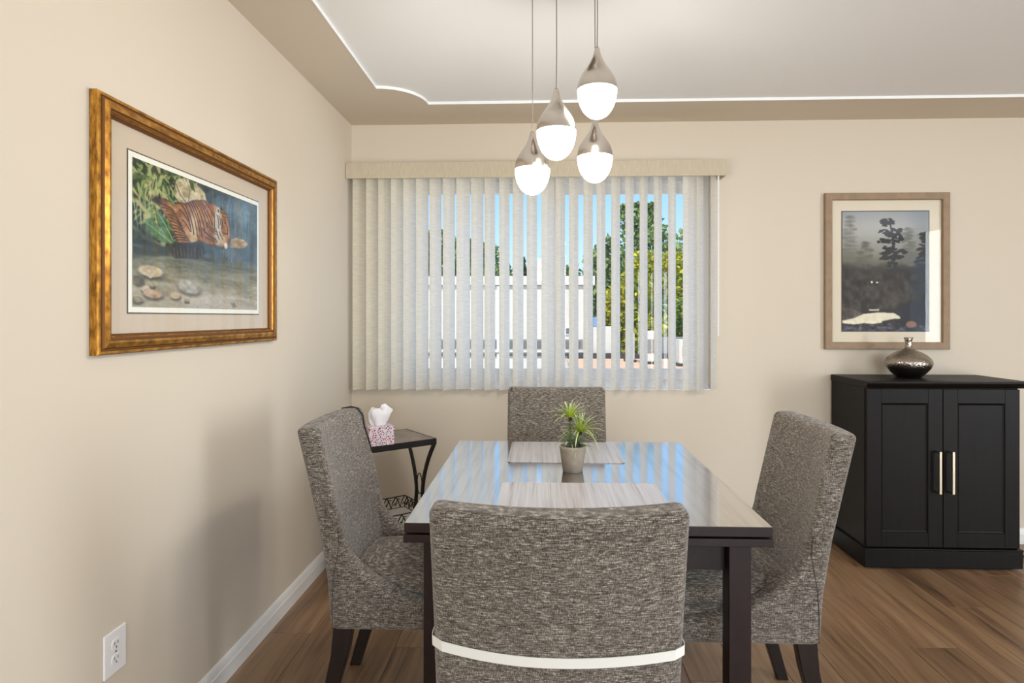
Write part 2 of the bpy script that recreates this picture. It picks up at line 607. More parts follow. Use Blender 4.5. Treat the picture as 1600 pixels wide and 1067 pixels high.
# ------------------------------------------------------------------ window
YF = 3.685
win = O('window_1', join(box(WX0, WX0 + 0.055, YF - 0.02, YF + 0.05, WZ0, WZ1), box(WX1 - 0.055, WX1, YF - 0.02, YF + 0.05, WZ0, WZ1),
                         box(WX0 + 0.055, WX1 - 0.055, YF - 0.02, YF + 0.05, WZ1 - 0.05, WZ1), box(WX0 + 0.055, WX1 - 0.055, YF - 0.02, YF + 0.05, WZ0, WZ0 + 0.05)), M_vinyl, smooth=False, bevel=0.004)
tag(win, 'white vinyl sliding window behind the vertical blind', 'window', kind='structure')
XM = 0.05
def sash(x0, x1, yo, w=0.062):
    s = O('sash', join(box(x0, x0 + w, yo, yo + 0.03, WZ0 + 0.048, WZ1 - 0.048), box(x1 - w, x1, yo, yo + 0.03, WZ0 + 0.048, WZ1 - 0.048),
                       box(x0 + w, x1 - w, yo, yo + 0.03, WZ1 - 0.112, WZ1 - 0.048), box(x0 + w, x1 - w, yo, yo + 0.03, WZ0 + 0.048, WZ0 + 0.112)), M_vinyl, win, smooth=False, bevel=0.004)
    O('pane', box(x0 + w - 0.005, x1 - w + 0.005, yo + 0.012, yo + 0.016, WZ0 + 0.107, WZ1 - 0.107), M_pane, s, smooth=False)
sash(WX0 + 0.05, XM + 0.035, YF - 0.012)
sash(XM - 0.035, WX1 - 0.05, YF + 0.022)
O('sill', box(WX0 + 0.001, WX1 - 0.001, YB + 0.002, YF - 0.02, WZ0 - 0.006, WZ0 + 0.004), M_vinyl, win, smooth=False)

# ------------------------------------------------------------------ vertical blind
YV = 3.512
bld = thing('vertical_blind', 'beige fabric vertical blind hanging over the window', 'blind', (0, YV, WZ0))
def lz(geo):  # world -> blind-local
    return [(p[0], p[1] - YV, p[2] - WZ0) for p in geo[0]], geo[1]
VX0, VX1 = XL + 0.003, 1.026
O('valance', lz(join(box(VX0, VX1, 3.461, 3.467, 2.072, 2.162), box(VX0, VX1, 3.467, YB - 0.002, 2.156, 2.162), box(VX1 - 0.006, VX1, 3.467, YB - 0.002, 2.072, 2.156))), M_valance, bld, smooth=False, bevel=0.002)
O('headrail', lz(box(VX0 + 0.01, VX1 - 0.012, 3.495, 3.532, 2.105, 2.145)), M_vinyl, bld, smooth=False, bevel=0.003)
vane_px = [551, 572, 591, 611, 630, 650, 671, 692, 713, 736, 757, 780, 801, 823, 846, 868, 889, 911.5, 932.3, 955, 977, 999.4, 1021.7, 1044, 1067, 1088.5, 1110.5]
VW, VZ0, VZ1 = 0.089, 0.868, 2.105
special = {8: 36, 14: 34, 24: 17, 25: 52, 26: 56, 9: 44}
for i, u in enumerate(vane_px):
    phi = math.radians(special.get(i, 50 + random.uniform(-2, 2)))
    yl = -0.0445 * math.sin(phi)
    # left edge position of the vane on the track
    Yw = YV + yl
    ry = (u - CX) / F_PX
    dx = ry * math.cos(YAW) - math.sin(YAW)
    dy = ry * math.sin(YAW) + math.cos(YAW)
    xl = Yw * dx / dy
    d = (math.cos(phi), math.sin(phi))
    nrm = (-d[1], d[0])
    pts = []
    for k in range(7):
        t = k / 6.0
        sag = 0.004 * (1 - (2 * t - 1) ** 2)
        pts.append((xl + d[0] * VW * t + nrm[0] * sag, yl + d[1] * VW * t + nrm[1] * sag))
    z0 = VZ0 - WZ0 + random.uniform(-0.003, 0.003)
    v = [(p[0], p[1], z) for z in (z0, (z0 + 1.2) * 0.5, VZ1 - WZ0) for p in pts]
    f = [(r * 7 + k, r * 7 + k + 1, (r + 1) * 7 + k + 1, (r + 1) * 7 + k) for r in range(2) for k in range(6)]
    o = O('slat', (v, f), M_vane, bld, angle=80)
O('wand', lz(tube([(0.985, 3.474, 2.075), (0.984, 3.472, 1.6), (0.983, 3.47, 1.177)], 0.0045, 8)), M_vinyl, bld)

# ------------------------------------------------------------------ painted prints (numpy canvases turned into coloured print sheets)
def vnoise(h, w, gy, gx, seed):
    r = np.random.RandomState(seed).rand(gy + 2, gx + 2)
    yy = np.linspace(0, gy, h)
    xx = np.linspace(0, gx, w)
    y0 = yy.astype(int)
    x0 = xx.astype(int)
    fy = (yy - y0)[:, None]
    fx = (xx - x0)[None, :]
    fy = fy * fy * (3 - 2 * fy)
    fx = fx * fx * (3 - 2 * fx)
    a = r[y0][:, x0]
    b = r[y0][:, x0 + 1]
    c = r[y0 + 1][:, x0]
    d = r[y0 + 1][:, x0 + 1]
    return (a * (1 - fx) + b * fx) * (1 - fy) + (c * (1 - fx) + d * fx) * fy


def fbm(h, w, g, seed, oct=4, ay=1.0):
    o = np.zeros((h, w))
    amp, tot = 1.0, 0.0
    for k in range(oct):
        o += amp * vnoise(h, w, max(1, int(g * ay * 2 ** k)), max(1, int(g * 2 ** k)), seed + k)
        tot += amp
        amp *= 0.55
    return o / tot


def blur(m, n):
    for _ in range(n):
        p = np.pad(m, 1, mode='edge')
        m = (p[:-2, 1:-1] + p[2:, 1:-1] + p[1:-1, :-2] + p[1:-1, 2:] + 2 * p[1:-1, 1:-1]) / 6.0
    return m


class Canvas:
    def __init__(s, w, h):
        s.w, s.h = w, h
        s.c = np.zeros((h, w, 3))
        s.U, s.V = np.meshgrid(np.linspace(0, 1, w), np.linspace(0, 1, h))

    def mix(s, mask, rgb):
        rgb = np.array(rgb, float)
        s.c = s.c * (1 - mask[..., None]) + rgb * mask[..., None]

    def poly(s, pts, soft=2):
        inside = np.zeros((s.h, s.w), bool)
        n = len(pts)
        for i in range(n):
            x1, y1 = pts[i]
            x2, y2 = pts[(i + 1) % n]
            if y1 == y2: continue
            cond = ((s.V >= min(y1, y2)) & (s.V < max(y1, y2)))
            xi = x1 + (s.V - y1) * (x2 - x1) / (y2 - y1)
            inside ^= cond & (s.U < xi)
        return blur(inside.astype(float), soft)

    def ell(s, cx, cy, rx, ry, soft=0.25, rot=0.0, asp=1.0):
        dx = (s.U - cx)
        dy = (s.V - cy) / asp
        ca, sa = math.cos(rot), math.sin(rot)
        a = (dx * ca + dy * sa) / rx
        b = (-dx * sa + dy * ca) / (ry / asp)
        d = np.sqrt(a * a + b * b)
        return np.clip((1 + soft / 2 - d) / max(soft, 1e-3), 0, 1)

    def line(s, pts, wid, asp=1.0):
        m = np.zeros((s.h, s.w))
        for (x1, y1), (x2, y2) in zip(pts[:-1], pts[1:]):
            ax, ay = x2 - x1, (y2 - y1) * asp
            L = ax * ax + ay * ay + 1e-12
            t = np.clip(((s.U - x1) * ax + (s.V - y1) * asp * ay) / L, 0, 1)
            d = np.hypot(s.U - x1 - t * ax, (s.V - y1) * asp - t * ay)
            m = np.maximum(m, np.clip(1.5 - d / wid, 0, 1))
        return m


def sheet(name, cv, origin, ux, vz, mat, parent):
    """coloured print sheet: origin = top-left corner, ux = vector along width, vz = vector along height (downwards)"""
    h, w = cv.h, cv.w
    o, ux, vz = np.array(origin), np.array(ux), np.array(vz)
    P = o + cv.U[..., None] * ux + cv.V[..., None] * vz
    me = bpy.data.meshes.new(name)
    idx = np.arange(h * w).reshape(h, w)
    q = np.stack([idx[:-1, :-1], idx[1:, :-1], idx[1:, 1:], idx[:-1, 1:]], -1).reshape(-1, 4)
    me.from_pydata(P.reshape(-1, 3).tolist(), [], q.tolist())
    at = me.color_attributes.new('paint', 'FLOAT_COLOR', 'POINT')
    c = np.clip(cv.c, 0, 255) / 255.0
    c = np.where(c <= 0.04045, c / 12.92, ((c + 0.055) / 1.055) ** 2.4)
    rgba = np.ones((h * w, 4), np.float32)
    rgba[:, :3] = c.reshape(-1, 3)
    at.data.foreach_set('color', rgba.ravel())
    me.materials.append(mat)
    ob = bpy.data.objects.new(name, me)
    COL.objects.link(ob)
    ob.parent = parent
    return ob


M_print = vcol_mat('printed_picture', rough=0.5, spec=0.3)


def paint_tiger():
    cv = Canvas(360, 260)
    h, w = cv.h, cv.w
    def Q(x, y):   # sketch coordinates -> sheet coordinates (undoing the oblique view of the sketch)
        p = (x - 95) / 725.0
        yt = 95 + (x - 95) * 0.40
        yb = 990 + (x - 95) * 0.0276
        return p / (1.43 - 0.43 * p), (y - yt) / (yb - yt)
    def QP(*pts): return [Q(*p) for p in pts]
    U, V = cv.U, cv.V
    n1 = fbm(h, w, 8, 1)
    n2 = fbm(h, w, 30, 5, 3)
    n3 = fbm(h, w, 70, 25, 2)
    rs = np.random.RandomState(3)
    # slate-blue distant wood with reeds
    cv.c[:] = np.array((74, 92, 102)) + (n1 - 0.5)[..., None] * 80
    cv.mix(np.clip((0.62 - U) * 3, 0, 1), (52, 62, 48))
    cv.mix(cv.ell(*Q(745, 450), 0.12, 0.13, 1.2) * 0.55, (146, 170, 180))
    for k in range(46):
        x0 = 0.5 + 0.5 * rs.rand()
        y0 = rs.rand() * 0.25
        cv.mix(cv.line([(x0, y0), (x0 + rs.uniform(-0.03, 0.03), y0 + 0.12 + 0.2 * rs.rand())], 0.0025) * 0.55, [(48, 62, 70), (120, 140, 146), (96, 112, 104)][rs.randint(3)])
    # foliage top left
    fol = np.clip((0.38 - U + (0.42 - V) * 0.18) * 6, 0, 1) * np.clip((0.60 - V) * 8, 0, 1)
    cv.mix(fol, (40, 52, 30))
    for k in range(420):
        cx, cy = rs.rand() * 0.46, rs.rand() * 0.54
        if cx > 0.40 - (cy - 0.1) * 0.32: continue
        col = [(122, 146, 80), (84, 112, 56), (156, 168, 110), (32, 46, 26), (172, 164, 116), (24, 32, 20), (62, 88, 44), (36, 44, 28)][rs.randint(8)]
        cv.mix(cv.ell(cx, cy, 0.005 + 0.009 * rs.rand(), 0.022 + 0.04 * rs.rand(), 0.5, rs.uniform(-1.2, 1.2)) * 0.9, col)
    for k in range(34):   # bamboo stalks
        x0 = rs.rand() * 0.26
        y0 = 0.08 + rs.rand() * 0.25
        cv.mix(cv.line([(x0, y0), (x0 + rs.uniform(-0.03, 0.03), y0 + 0.10 + 0.1 * rs.rand())], 0.0022) * 0.85, (178, 172, 118))
    cv.mix(cv.ell(*Q(140, 590), 0.12, 0.10, 0.9) * 0.75, (34, 38, 34))
    # pale boulder above the animal
    bo = cv.poly(QP((345, 235), (400, 215), (470, 260), (515, 310), (528, 368), (470, 352), (415, 372), (375, 380), (340, 330)))
    cv.mix(bo, (176, 164, 130))
    cv.c += (bo * (n2 - 0.5) * 110)[..., None]
    cv.mix(cv.line(QP((350, 260), (372, 320), (410, 372)), 0.004) * 0.8, (80, 74, 52))
    cv.mix(cv.line(QP((400, 215), (430, 290), (420, 360)), 0.003) * 0.6, (100, 92, 68))
    # tiger
    body = cv.poly(QP((228, 350), (260, 335), (320, 362), (400, 372), (450, 352), (510, 352), (560, 372), (590, 392), (615, 405), (648, 440), (660, 500), (666, 570), (652, 622), (632, 640), (605, 628), (560, 626), (515, 608), (480, 596), (440, 606), (360, 612), (338, 560), (320, 500), (285, 440), (250, 390)))
    core = blur(body, 22)
    cv.mix(body, (146, 98, 58))
    cv.c *= (1 - body * (1 - np.clip(core * 1.15 - 0.1, 0.35, 1)) * 0.8)[..., None]
    cv.c += (body * (n2 - 0.5) * 70)[..., None]
    cv.mix(body * cv.ell(*Q(500, 460), 0.09, 0.10, 0.9) * 0.5, (186, 130, 78))
    cv.mix(body * cv.ell(*Q(452, 545), 0.028, 0.15, 0.8) * 0.75, (206, 190, 156))
    cv.mix(body * cv.ell(*Q(420, 560), 0.03, 0.10, 0.8) * 0.5, (196, 160, 112))
    cv.mix(body * cv.ell(*Q(590, 500), 0.035, 0.15, 0.7) * 0.8, (204, 198, 184))
    cv.mix(body * cv.ell(*Q(645, 530), 0.022, 0.09, 0.7) * 0.8, (168, 122, 82))
    cv.mix(body * cv.ell(*Q(612, 590), 0.04, 0.05, 0.8) * 0.7, (196, 184, 164))
    cv.mix(cv.ell(*Q(638, 626), 0.016, 0.026, 0.5) * 0.9, (228, 226, 220))
    D = (34, 26, 22)
    st = [((250, 372), (300, 380), (338, 420)), ((290, 415), (335, 430), (362, 470)), ((310, 455), (350, 468), (380, 505)), ((325, 500), (362, 505), (395, 540)), ((335, 540), (372, 540), (408, 565)), ((345, 575), (385, 570), (425, 590)),
          ((265, 395), (312, 402), (350, 440)), ((300, 435), (342, 448), (372, 490)), ((318, 478), (356, 486), (388, 522)), ((330, 520), (368, 522), (402, 552)), ((340, 558), (380, 556), (418, 578)), ((350, 592), (392, 586), (430, 600)),
          ((400, 380), (440, 450), (452, 560)), ((418, 372), (462, 450), (472, 570)), ((440, 362), (490, 450), (500, 580)), ((465, 356), (515, 430), (530, 520)), ((490, 356), (535, 420), (560, 500)), ((515, 360), (548, 400), (566, 450)),
          ((430, 368), (474, 450), (486, 540)), ((452, 360), (500, 440), (514, 530)), ((478, 356), (524, 424), (545, 500)), ((385, 385), (425, 450), (436, 540)),
          ((500, 520), (530, 560), (580, 585)), ((510, 565), (545, 590), (590, 605)), ((520, 480), (550, 520), (585, 545)), ((370, 410), (398, 440), (420, 480)), ((385, 470), (412, 500), (430, 540)), ((508, 540), (540, 575), (588, 596)), ((525, 500), (552, 536), (586, 560)),
          ((600, 420), (620, 436), (640, 436)), ((585, 440), (600, 470), (596, 520)), ((610, 460), (622, 485), (612, 530)), ((615, 540), (630, 560), (645, 550)), ((570, 430), (575, 480), (570, 540)), ((596, 446), (610, 470), (606, 500)), ((618, 446), (632, 458), (650, 456)), ((578, 520), (590, 560), (600, 590)), ((600, 540), (606, 570), (622, 590)), ((640, 500), (650, 520), (648, 560))]
    for pts in st:
        a, b, c = [np.array(Q(*p)) for p in pts]
        P = [tuple((1 - t) ** 2 * a + 2 * t * (1 - t) * b + t * t * c) for t in np.linspace(0, 1, 7)]
        cv.mix(cv.line(P, 0.0034) * body * 0.95, D)
    cv.mix(cv.ell(*Q(634, 490), 0.007, 0.012, 0.4), (24, 22, 20))
    cv.mix(cv.ell(*Q(594, 414), 0.013, 0.028, 0.4), (186, 180, 166))
    cv.mix(cv.ell(*Q(594, 416), 0.006, 0.014, 0.6), (60, 48, 40))
    cv.mix(cv.ell(*Q(612, 404), 0.009, 0.018, 0.4), (52, 44, 38))
    cv.mix(cv.ell(*Q(240, 355), 0.03, 0.03, 0.8) * 0.8, (40, 32, 26))
    # big leaves in front
    for pts, col in ((((150, 470), (205, 462), (262, 520), (318, 588), (334, 618), (262, 600), (205, 562)), (86, 118, 76)),
                     (((225, 400), (262, 430), (308, 500), (330, 590), (285, 560), (240, 480)), (64, 98, 56)),
                     (((280, 300), (318, 330), (350, 392), (318, 372)), (66, 100, 50)),
                     (((420, 232), (446, 246), (462, 310), (436, 286)), (58, 86, 44))):
        lm = cv.poly(QP(*pts))
        cv.mix(lm, col)
        cv.c += (lm * (n2 - 0.5) * 70)[..., None]
    for pts in (((160, 475), (240, 540), (330, 615)), ((232, 410), (280, 490), (328, 588)), ((285, 305), (345, 388))):
        cv.mix(cv.line(QP(*pts), 0.0026), (140, 166, 118))
    for k in range(7):
        x = 175 + k * 22
        cv.mix(cv.line(QP((x, 480 + k * 16), (x - 8 + 4 * k, 530 + k * 13)), 0.0018) * 0.7, (54, 84, 50))
    # water
    rock = cv.poly(QP((664, 590), (700, 578), (745, 592), (772, 618), (740, 640), (668, 638)))
    wy = 0.555 + 0.03 * (n1 - 0.5)
    water = np.clip((V - wy) * 30, 0, 1)
    wcol = np.stack([np.interp(V + 0.1 * (n1 - 0.5), [0.54, 0.64, 0.78, 0.92, 1.0], t) for t in ((70, 98, 132, 164, 150), (76, 100, 128, 156, 146), (72, 82, 104, 136, 126))], -1)
    wcol += (fbm(h, w, 6, 30, 4, ay=5) - 0.5)[..., None] * 70
    keep = np.clip(1 - body * (V < 0.64), 0, 1)
    m = (water * keep)[..., None]
    cv.c = cv.c * (1 - m) + wcol * m
    cv.mix(rock, (158, 136, 106))
    cv.c += (rock * (n2 - 0.5) * 90)[..., None]
    cv.mix(cv.poly(QP((318, 612), (350, 605), (440, 608), (505, 612), (520, 660), (500, 705), (420, 700), (340, 700), (316, 660)), 5) * 0.85, (42, 40, 36))
    for k in range(9):
        xx = 335 + k * 20
        cv.mix(cv.line(QP((xx, 640 + 8 * (k % 2)), (xx + 5, 692)), 0.003) * 0.7, (104, 92, 70))
    cv.mix(cv.poly(QP((100, 630), (250, 622), (318, 640), (300, 690), (220, 690), (105, 672)), 6) * 0.65, (44, 48, 42))
    for k in range(12):
        xx = 580 + k * 9
        cv.mix(cv.line(QP((xx, 650), (xx, 690 + 40 * rs.rand())), 0.0016) * 0.35, (200, 206, 204))
    for k in range(60):
        yy = 0.62 + 0.34 * rs.rand()
        xx = rs.rand()
        cv.mix(cv.line([(xx, yy), (xx + 0.03 + 0.05 * rs.rand(), yy + 0.004)], 0.0018) * 0.4, [(70, 72, 62), (176, 176, 164)][rs.randint(2)])
    # sandy bank, lower right
    cv.mix(np.clip((V - 0.86 + (0.75 - U) * 0.35 + 0.1 * (n1 - 0.5)) * 7, 0, 1) * np.clip((U - 0.2) * 4, 0, 1) * 0.75, (186, 178, 166))
    cv.mix(cv.poly(QP((665, 970), (685, 966), (705, 990), (680, 995))) * 0.7, (90, 78, 62))
    # stones
    for (x, y, rx, ry, col, rot) in ((203, 778, 0.075, 0.040, (186, 168, 138), 0.05), (170, 880, 0.028, 0.022, (178, 164, 138), 0), (215, 910, 0.06, 0.034, (162, 138, 112), 0.1), (425, 872, 0.085, 0.052, (152, 148, 136), 0.25),
                                (345, 922, 0.035, 0.025, (170, 154, 128), 0), (410, 950, 0.02, 0.012, (140, 124, 100), 0), (125, 945, 0.03, 0.02, (130, 118, 92), 0), (200, 808, 0.012, 0.014, (160, 146, 120), 0), (130, 830, 0.03, 0.03, (110, 102, 80), 0), (210, 860, 0.02, 0.014, (130, 118, 92), 0)):
        cx, cy = Q(x, y)
        cv.mix(cv.ell(cx + 0.004, cy + 0.018, rx * 1.05, ry, 0.5, rot) * 0.7, (58, 54, 44))
        sm = cv.ell(cx, cy, rx, ry, 0.25, rot)
        cv.mix(sm, col)
        cv.mix(cv.ell(cx - rx * 0.2, cy - ry * 0.35, rx * 0.6, ry * 0.45, 0.9, rot) * 0.5, tuple(min(255, c + 34) for c in col))
        cv.c += (sm * (n2 - 0.5) * 60)[..., None]
    cv.c += ((n2 - 0.5) * 26 + (n3 - 0.5) * 26)[..., None]
    return cv


def paint_forest():
    cv = Canvas(210, 290)
    h, w = cv.h, cv.w
    U, V = cv.U, cv.V
    def Q(x, y): return (x - 126) / 455.0, (y - 131) / 631.0
    n1 = fbm(h, w, 4, 61)
    n2 = fbm(h, w, 20, 66, 4)
    g = [np.interp(V + 0.12 * (n1 - 0.5), [0, 0.12, 0.3, 0.42, 0.5, 0.6, 1.0], t) for t in ((142, 158, 138, 104, 58, 42, 34), (150, 160, 138, 104, 54, 38, 30), (156, 160, 130, 92, 50, 36, 32))]
    cv.c = np.stack(g, -1)
    cv.mix(cv.ell(*Q(290, 230), 0.35, 0.16, 1.4) * 0.5, (186, 186, 180))
    cv.mix(cv.ell(*Q(560, 180), 0.14, 0.2, 1.3) * 0.35, (112, 124, 136))
    rs = np.random.RandomState(5)
    def pine(x, y0, y1, half, col, a, n, seed, jag=0.6):
        r = np.random.RandomState(seed)
        cv.mix(cv.line([Q(x, y0), Q(x + 4, y1)], 0.006) * a, col)
        for k in range(n):
            t = (k + 0.5) / n
            yy = y0 + (y1 - y0) * t
            ww = half * (0.35 + 0.65 * math.sin(min(1, t * 1.1) * 2.2)) * r.uniform(0.6, 1.1)
            for q in range(7):
                ox = r.uniform(-1, 1) * ww
                cx, cy = Q(x + ox, yy + abs(ox) * 0.12 + r.uniform(-5, 5))
                cv.mix(cv.ell(cx, cy, 0.022 + 0.03 * r.rand(), 0.007 + 0.008 * r.rand(), 0.6, r.uniform(-0.25, 0.25)) * a, col)
    pine(165, 150, 400, 40, (112, 112, 102), 0.35, 12, 1)
    pine(475, 215, 420, 34, (104, 108, 102), 0.45, 12, 2)
    pine(250, 290, 430, 40, (96, 96, 86), 0.35, 9, 3)
    # dark wood
    cv.mix(np.clip((V - 0.44 + 0.16 * (n2 - 0.5) + 0.05 * (n1 - 0.5)) * 14, 0, 1) * 0.8, (46, 42, 38))
    cv.c += (np.clip((V - 0.42) * 6, 0, 1) * (n2 - 0.5) * 95)[..., None]
    cv.mix(cv.ell(*Q(390, 570), 0.18, 0.10, 1.0) * 0.35, (88, 76, 64))
    pine(562, 240, 560, 44, (36, 40, 44), 0.9, 16, 4)
    # the tall pine
    cv.mix(cv.line([Q(378, 185), Q(392, 280), Q(402, 430), Q(404, 520)], 0.008), (36, 38, 42))
    for (x, y, ww, cnt) in ((375, 184, 40, 14), (358, 200, 24, 6), (352, 238, 26, 8), (408, 232, 26, 8), (396, 248, 38, 10), (350, 284, 32, 12), (412, 272, 34, 10), (384, 290, 36, 8), (374, 320, 26, 10), (412, 342, 52, 16), (362, 352, 24, 10), (372, 376, 34, 14), (418, 370, 34, 10), (384, 412, 30, 10), (410, 440, 40, 14)):
        for q in range(cnt):
            cx, cy = Q(x + rs.uniform(-1, 1) * ww, y + rs.uniform(-1, 1) * 10)
            cv.mix(cv.ell(cx, cy, 0.016 + 0.024 * rs.rand(), 0.006 + 0.008 * rs.rand(), 0.5, rs.uniform(-0.3, 0.3)), (38, 42, 46))
    # lower bank, stream, stones
    cv.mix(cv.poly([Q(400, 640), Q(470, 610), Q(600, 590), Q(600, 775), Q(430, 775)], 14) * 0.85, (24, 28, 40))
    cv.mix(cv.poly([Q(120, 640), Q(180, 645), Q(240, 672), Q(235, 690), Q(125, 708)]), (84, 76, 72))
    cv.c += (cv.poly([Q(120, 640), Q(180, 645), Q(240, 672), Q(235, 690), Q(125, 708)]) * (n2 - 0.5) * 90)[..., None]
    cv.mix(cv.poly([Q(240, 640), Q(420, 650), Q(430, 672), Q(240, 668)]), (30, 26, 26))
    cv.mix(cv.poly([Q(265, 648), Q(320, 646), Q(322, 655), Q(268, 656)]), (206, 198, 180))
    cv.mix(cv.poly([Q(125, 708), Q(190, 694), Q(240, 672), Q(320, 664), Q(400, 668), Q(430, 686), Q(432, 700), Q(380, 704), Q(340, 718), Q(290, 726), Q(240, 722), Q(190, 728), Q(125, 722)]), (232, 224, 200))
    low = np.clip((V - 0.945 + 0.03 * (n2 - 0.5)) * 60, 0, 1)
    cv.c = cv.c * (1 - low[..., None]) + (np.array((66, 68, 82)) + (fbm(h, w, 14, 91, 3, ay=3) - 0.5)[..., None] * 150) * low[..., None]
    cv.mix(cv.line([Q(340, 718), Q(400, 706), Q(450, 708)], 0.012) * 0.9, (30, 30, 36))
    cv.c += (np.clip((V - 0.85) * 9, 0, 1) * (fbm(h, w, 34, 77, 2, ay=1.6) - 0.5) * 60)[..., None]
    cv.mix(cv.ell(*Q(490, 728), 0.062, 0.028, 0.35), (142, 104, 82))
    cv.mix(cv.ell(*Q(282, 504), 0.012, 0.009, 0.5), (236, 232, 220))
    cv.mix(cv.ell(*Q(310, 506), 0.016, 0.006, 0.5), (210, 206, 196))
    return cv


def frame_ring(profile, a0, a1, z0, z1, place):
    """mitred picture frame: profile = [(inset from the outer edge, height off the wall)], place(a, z, h) -> xyz"""
    n = len(profile)
    v, f = [], []
    for i, h in profile:
        for (a, z) in ((a0 + i, z0 + i), (a1 - i, z0 + i), (a1 - i, z1 - i), (a0 + i, z1 - i)):
            v.append(place(a, z, h))
    for k in range(n - 1):
        for c in range(4):
            d = (c + 1) % 4
            f.append((k * 4 + c, k * 4 + d, (k + 1) * 4 + d, (k + 1) * 4 + c))
    return v, f


# gilt-framed print on the left wall
A0, A1, Z0, Z1 = 1.482, 2.512, 1.186, 1.848
pic = thing('framed_picture', 'wide tiger print in a grooved gilt frame on the side wall', 'picture', (XL, (A0 + A1) / 2, Z0))
def plL(a, z, h): return (h, a - (A0 + A1) / 2, z - Z0)
fr = O('frame', frame_ring([(0, 0.001), (0, 0.020), (0.004, 0.024), (0.010, 0.024), (0.012, 0.021), (0.015, 0.021), (0.018, 0.028), (0.030, 0.032), (0.036, 0.031), (0.038, 0.026), (0.043, 0.026), (0.048, 0.020), (0.052, 0.014), (0.052, 0.006)], A0, A1, Z0, Z1, plL), M_gold, pic, angle=25)
O('groove', frame_ring([(0.0098, 0.0246), (0.0118, 0.0220), (0.0152, 0.0220), (0.0178, 0.0282)], A0, A1, Z0, Z1, plL), M_golddark, fr, angle=25)
O('groove', frame_ring([(0.0362, 0.0315), (0.0385, 0.0268), (0.0425, 0.0268), (0.0436, 0.0262)], A0, A1, Z0, Z1, plL), M_golddark, fr, angle=25)
O('lip', frame_ring([(0.0475, 0.0212), (0.0525, 0.0145), (0.0525, 0.006)], A0, A1, Z0, Z1, plL), M_golddark, fr, angle=25)
O('mat_board', ([plL(A0 + .04, Z0 + .04, .006), plL(A1 - .04, Z0 + .04, .006), plL(A1 - .04, Z1 - .04, .006), plL(A0 + .04, Z1 - .04, .006),
                plL(A0 + .04, Z0 + .04, .003), plL(A1 - .04, Z0 + .04, .003), plL(A1 - .04, Z1 - .04, .003), plL(A0 + .04, Z1 - .04, .003)],
               [(0, 1, 2, 3), (7, 6, 5, 4), (0, 4, 5, 1), (1, 5, 6, 2), (2, 6, 7, 3), (3, 7, 4, 0)]), M_matboard, pic, smooth=False)
PA0, PA1, PZ0, PZ1 = 1.612, 2.382, 1.291, 1.737
def plate_at(a0, a1, z0, z1, h, mat, name, parent, pl):
    return O(name, join(([pl(a0, z0, h), pl(a1, z0, h), pl(a1, z1, h), pl(a0, z1, h), pl(a0, z0, h - .0008), pl(a1, z0, h - .0008), pl(a1, z1, h - .0008), pl(a0, z1, h - .0008)],
                         [(0, 1, 2, 3), (7, 6, 5, 4), (0, 4, 5, 1), (1, 5, 6, 2), (2, 6, 7, 3), (3, 7, 4, 0)])), mat, parent, smooth=False)
plate_at(PA0, PA1, PZ0, PZ1, 0.0072, M_mat_edge, 'mat_bevel', pic, plL)
plate_at(PA0 + .004, PA1 - .004, PZ0 + .004, PZ1 - .004, 0.0082, M_paper, 'paper_border', pic, plL)
b_ = 0.019
sheet('print', paint_tiger(), plL(PA0 + b_, PZ1 - b_, 0.0088), (0, PA1 - PA0 - 2 * b_, 0), (0, 0, -(PZ1 - PZ0 - 2 * b_)), M_print, pic)
plate_at(A0 + .045, A1 - .045, Z0 + .045, Z1 - .045, 0.0125, M_picglass, 'glass', pic, plL)

# oak-framed forest print on the back wall
B0, B1, BZ0, BZ1 = 1.614, 2.309, 1.100, 1.990
pic2 = thing('framed_picture', 'misty forest and stream print in an oak frame above the cabinet', 'picture', ((B0 + B1) / 2, YB, BZ0))
def plB(a, z, h): return (a - (B0 + B1) / 2, -h, z - BZ0)
O('frame', frame_ring([(0, 0.001), (0, 0.022), (0.003, 0.025), (0.036, 0.025), (0.040, 0.021), (0.040, 0.006)], B0, B1, BZ0, BZ1, plB), M_oak, pic2, angle=25)
plate_at(B0 + .03, B1 - .03, BZ0 + .03, BZ1 - .03, 0.006, M_matwhite, 'mat_board', pic2, plB)
FA0, FA1, FZ0, FZ1 = 1.711, 2.203, 1.200, 1.890
plate_at(FA0, FA1, FZ0, FZ1, 0.0072, M_frameline, 'mat_bevel', pic2, plB)
sheet('print', paint_forest(), plB(FA0 + .005, FZ1 - .005, 0.0080), (FA1 - FA0 - .01, 0, 0), (0, 0, -(FZ1 - FZ0 - .01)), M_print, pic2)
plate_at(B0 + .036, B1 - .036, BZ0 + .036, BZ1 - .036, 0.0115, M_picglass, 'glass', pic2, plB)

# ------------------------------------------------------------------ wall outlet
out = thing('wall_outlet', 'white double socket plate low on the side wall', 'outlet', (XL, 1.570, 0.407))
O('plate', box(0, 0.006, -0.0415, 0.0415, -0.057, 0.057), M_plate, out, smooth=False, bevel=0.004, seg=3)
for dz in (0.0195, -0.0195):
    rec = O('socket', prism([(0.0165 * math.cos(a) * (1.0 if abs(math.sin(a)) < 0.8 else 1.0), dz + max(-0.0135, min(0.0135, 0.0175 * math.sin(a)))) for a in [2 * math.pi * k / 28 for k in range(28)]], 'x', 0.004, 0.0078), M_plate, out, smooth=False, bevel=0.0006, seg=1)
    O('slot', join(box(0.0076, 0.0081, -0.0072, -0.0052, dz - 0.001, dz + 0.0075), box(0.0076, 0.0081, 0.0052, 0.0072, dz - 0.0005, dz + 0.0065),
                   prism([(0.0025 * math.cos(a), dz - 0.0075 + 0.0025 * math.sin(a)) for a in [2 * math.pi * k / 10 for k in range(10)]], 'x', 0.0076, 0.0081)), M_slot, rec, smooth=False)
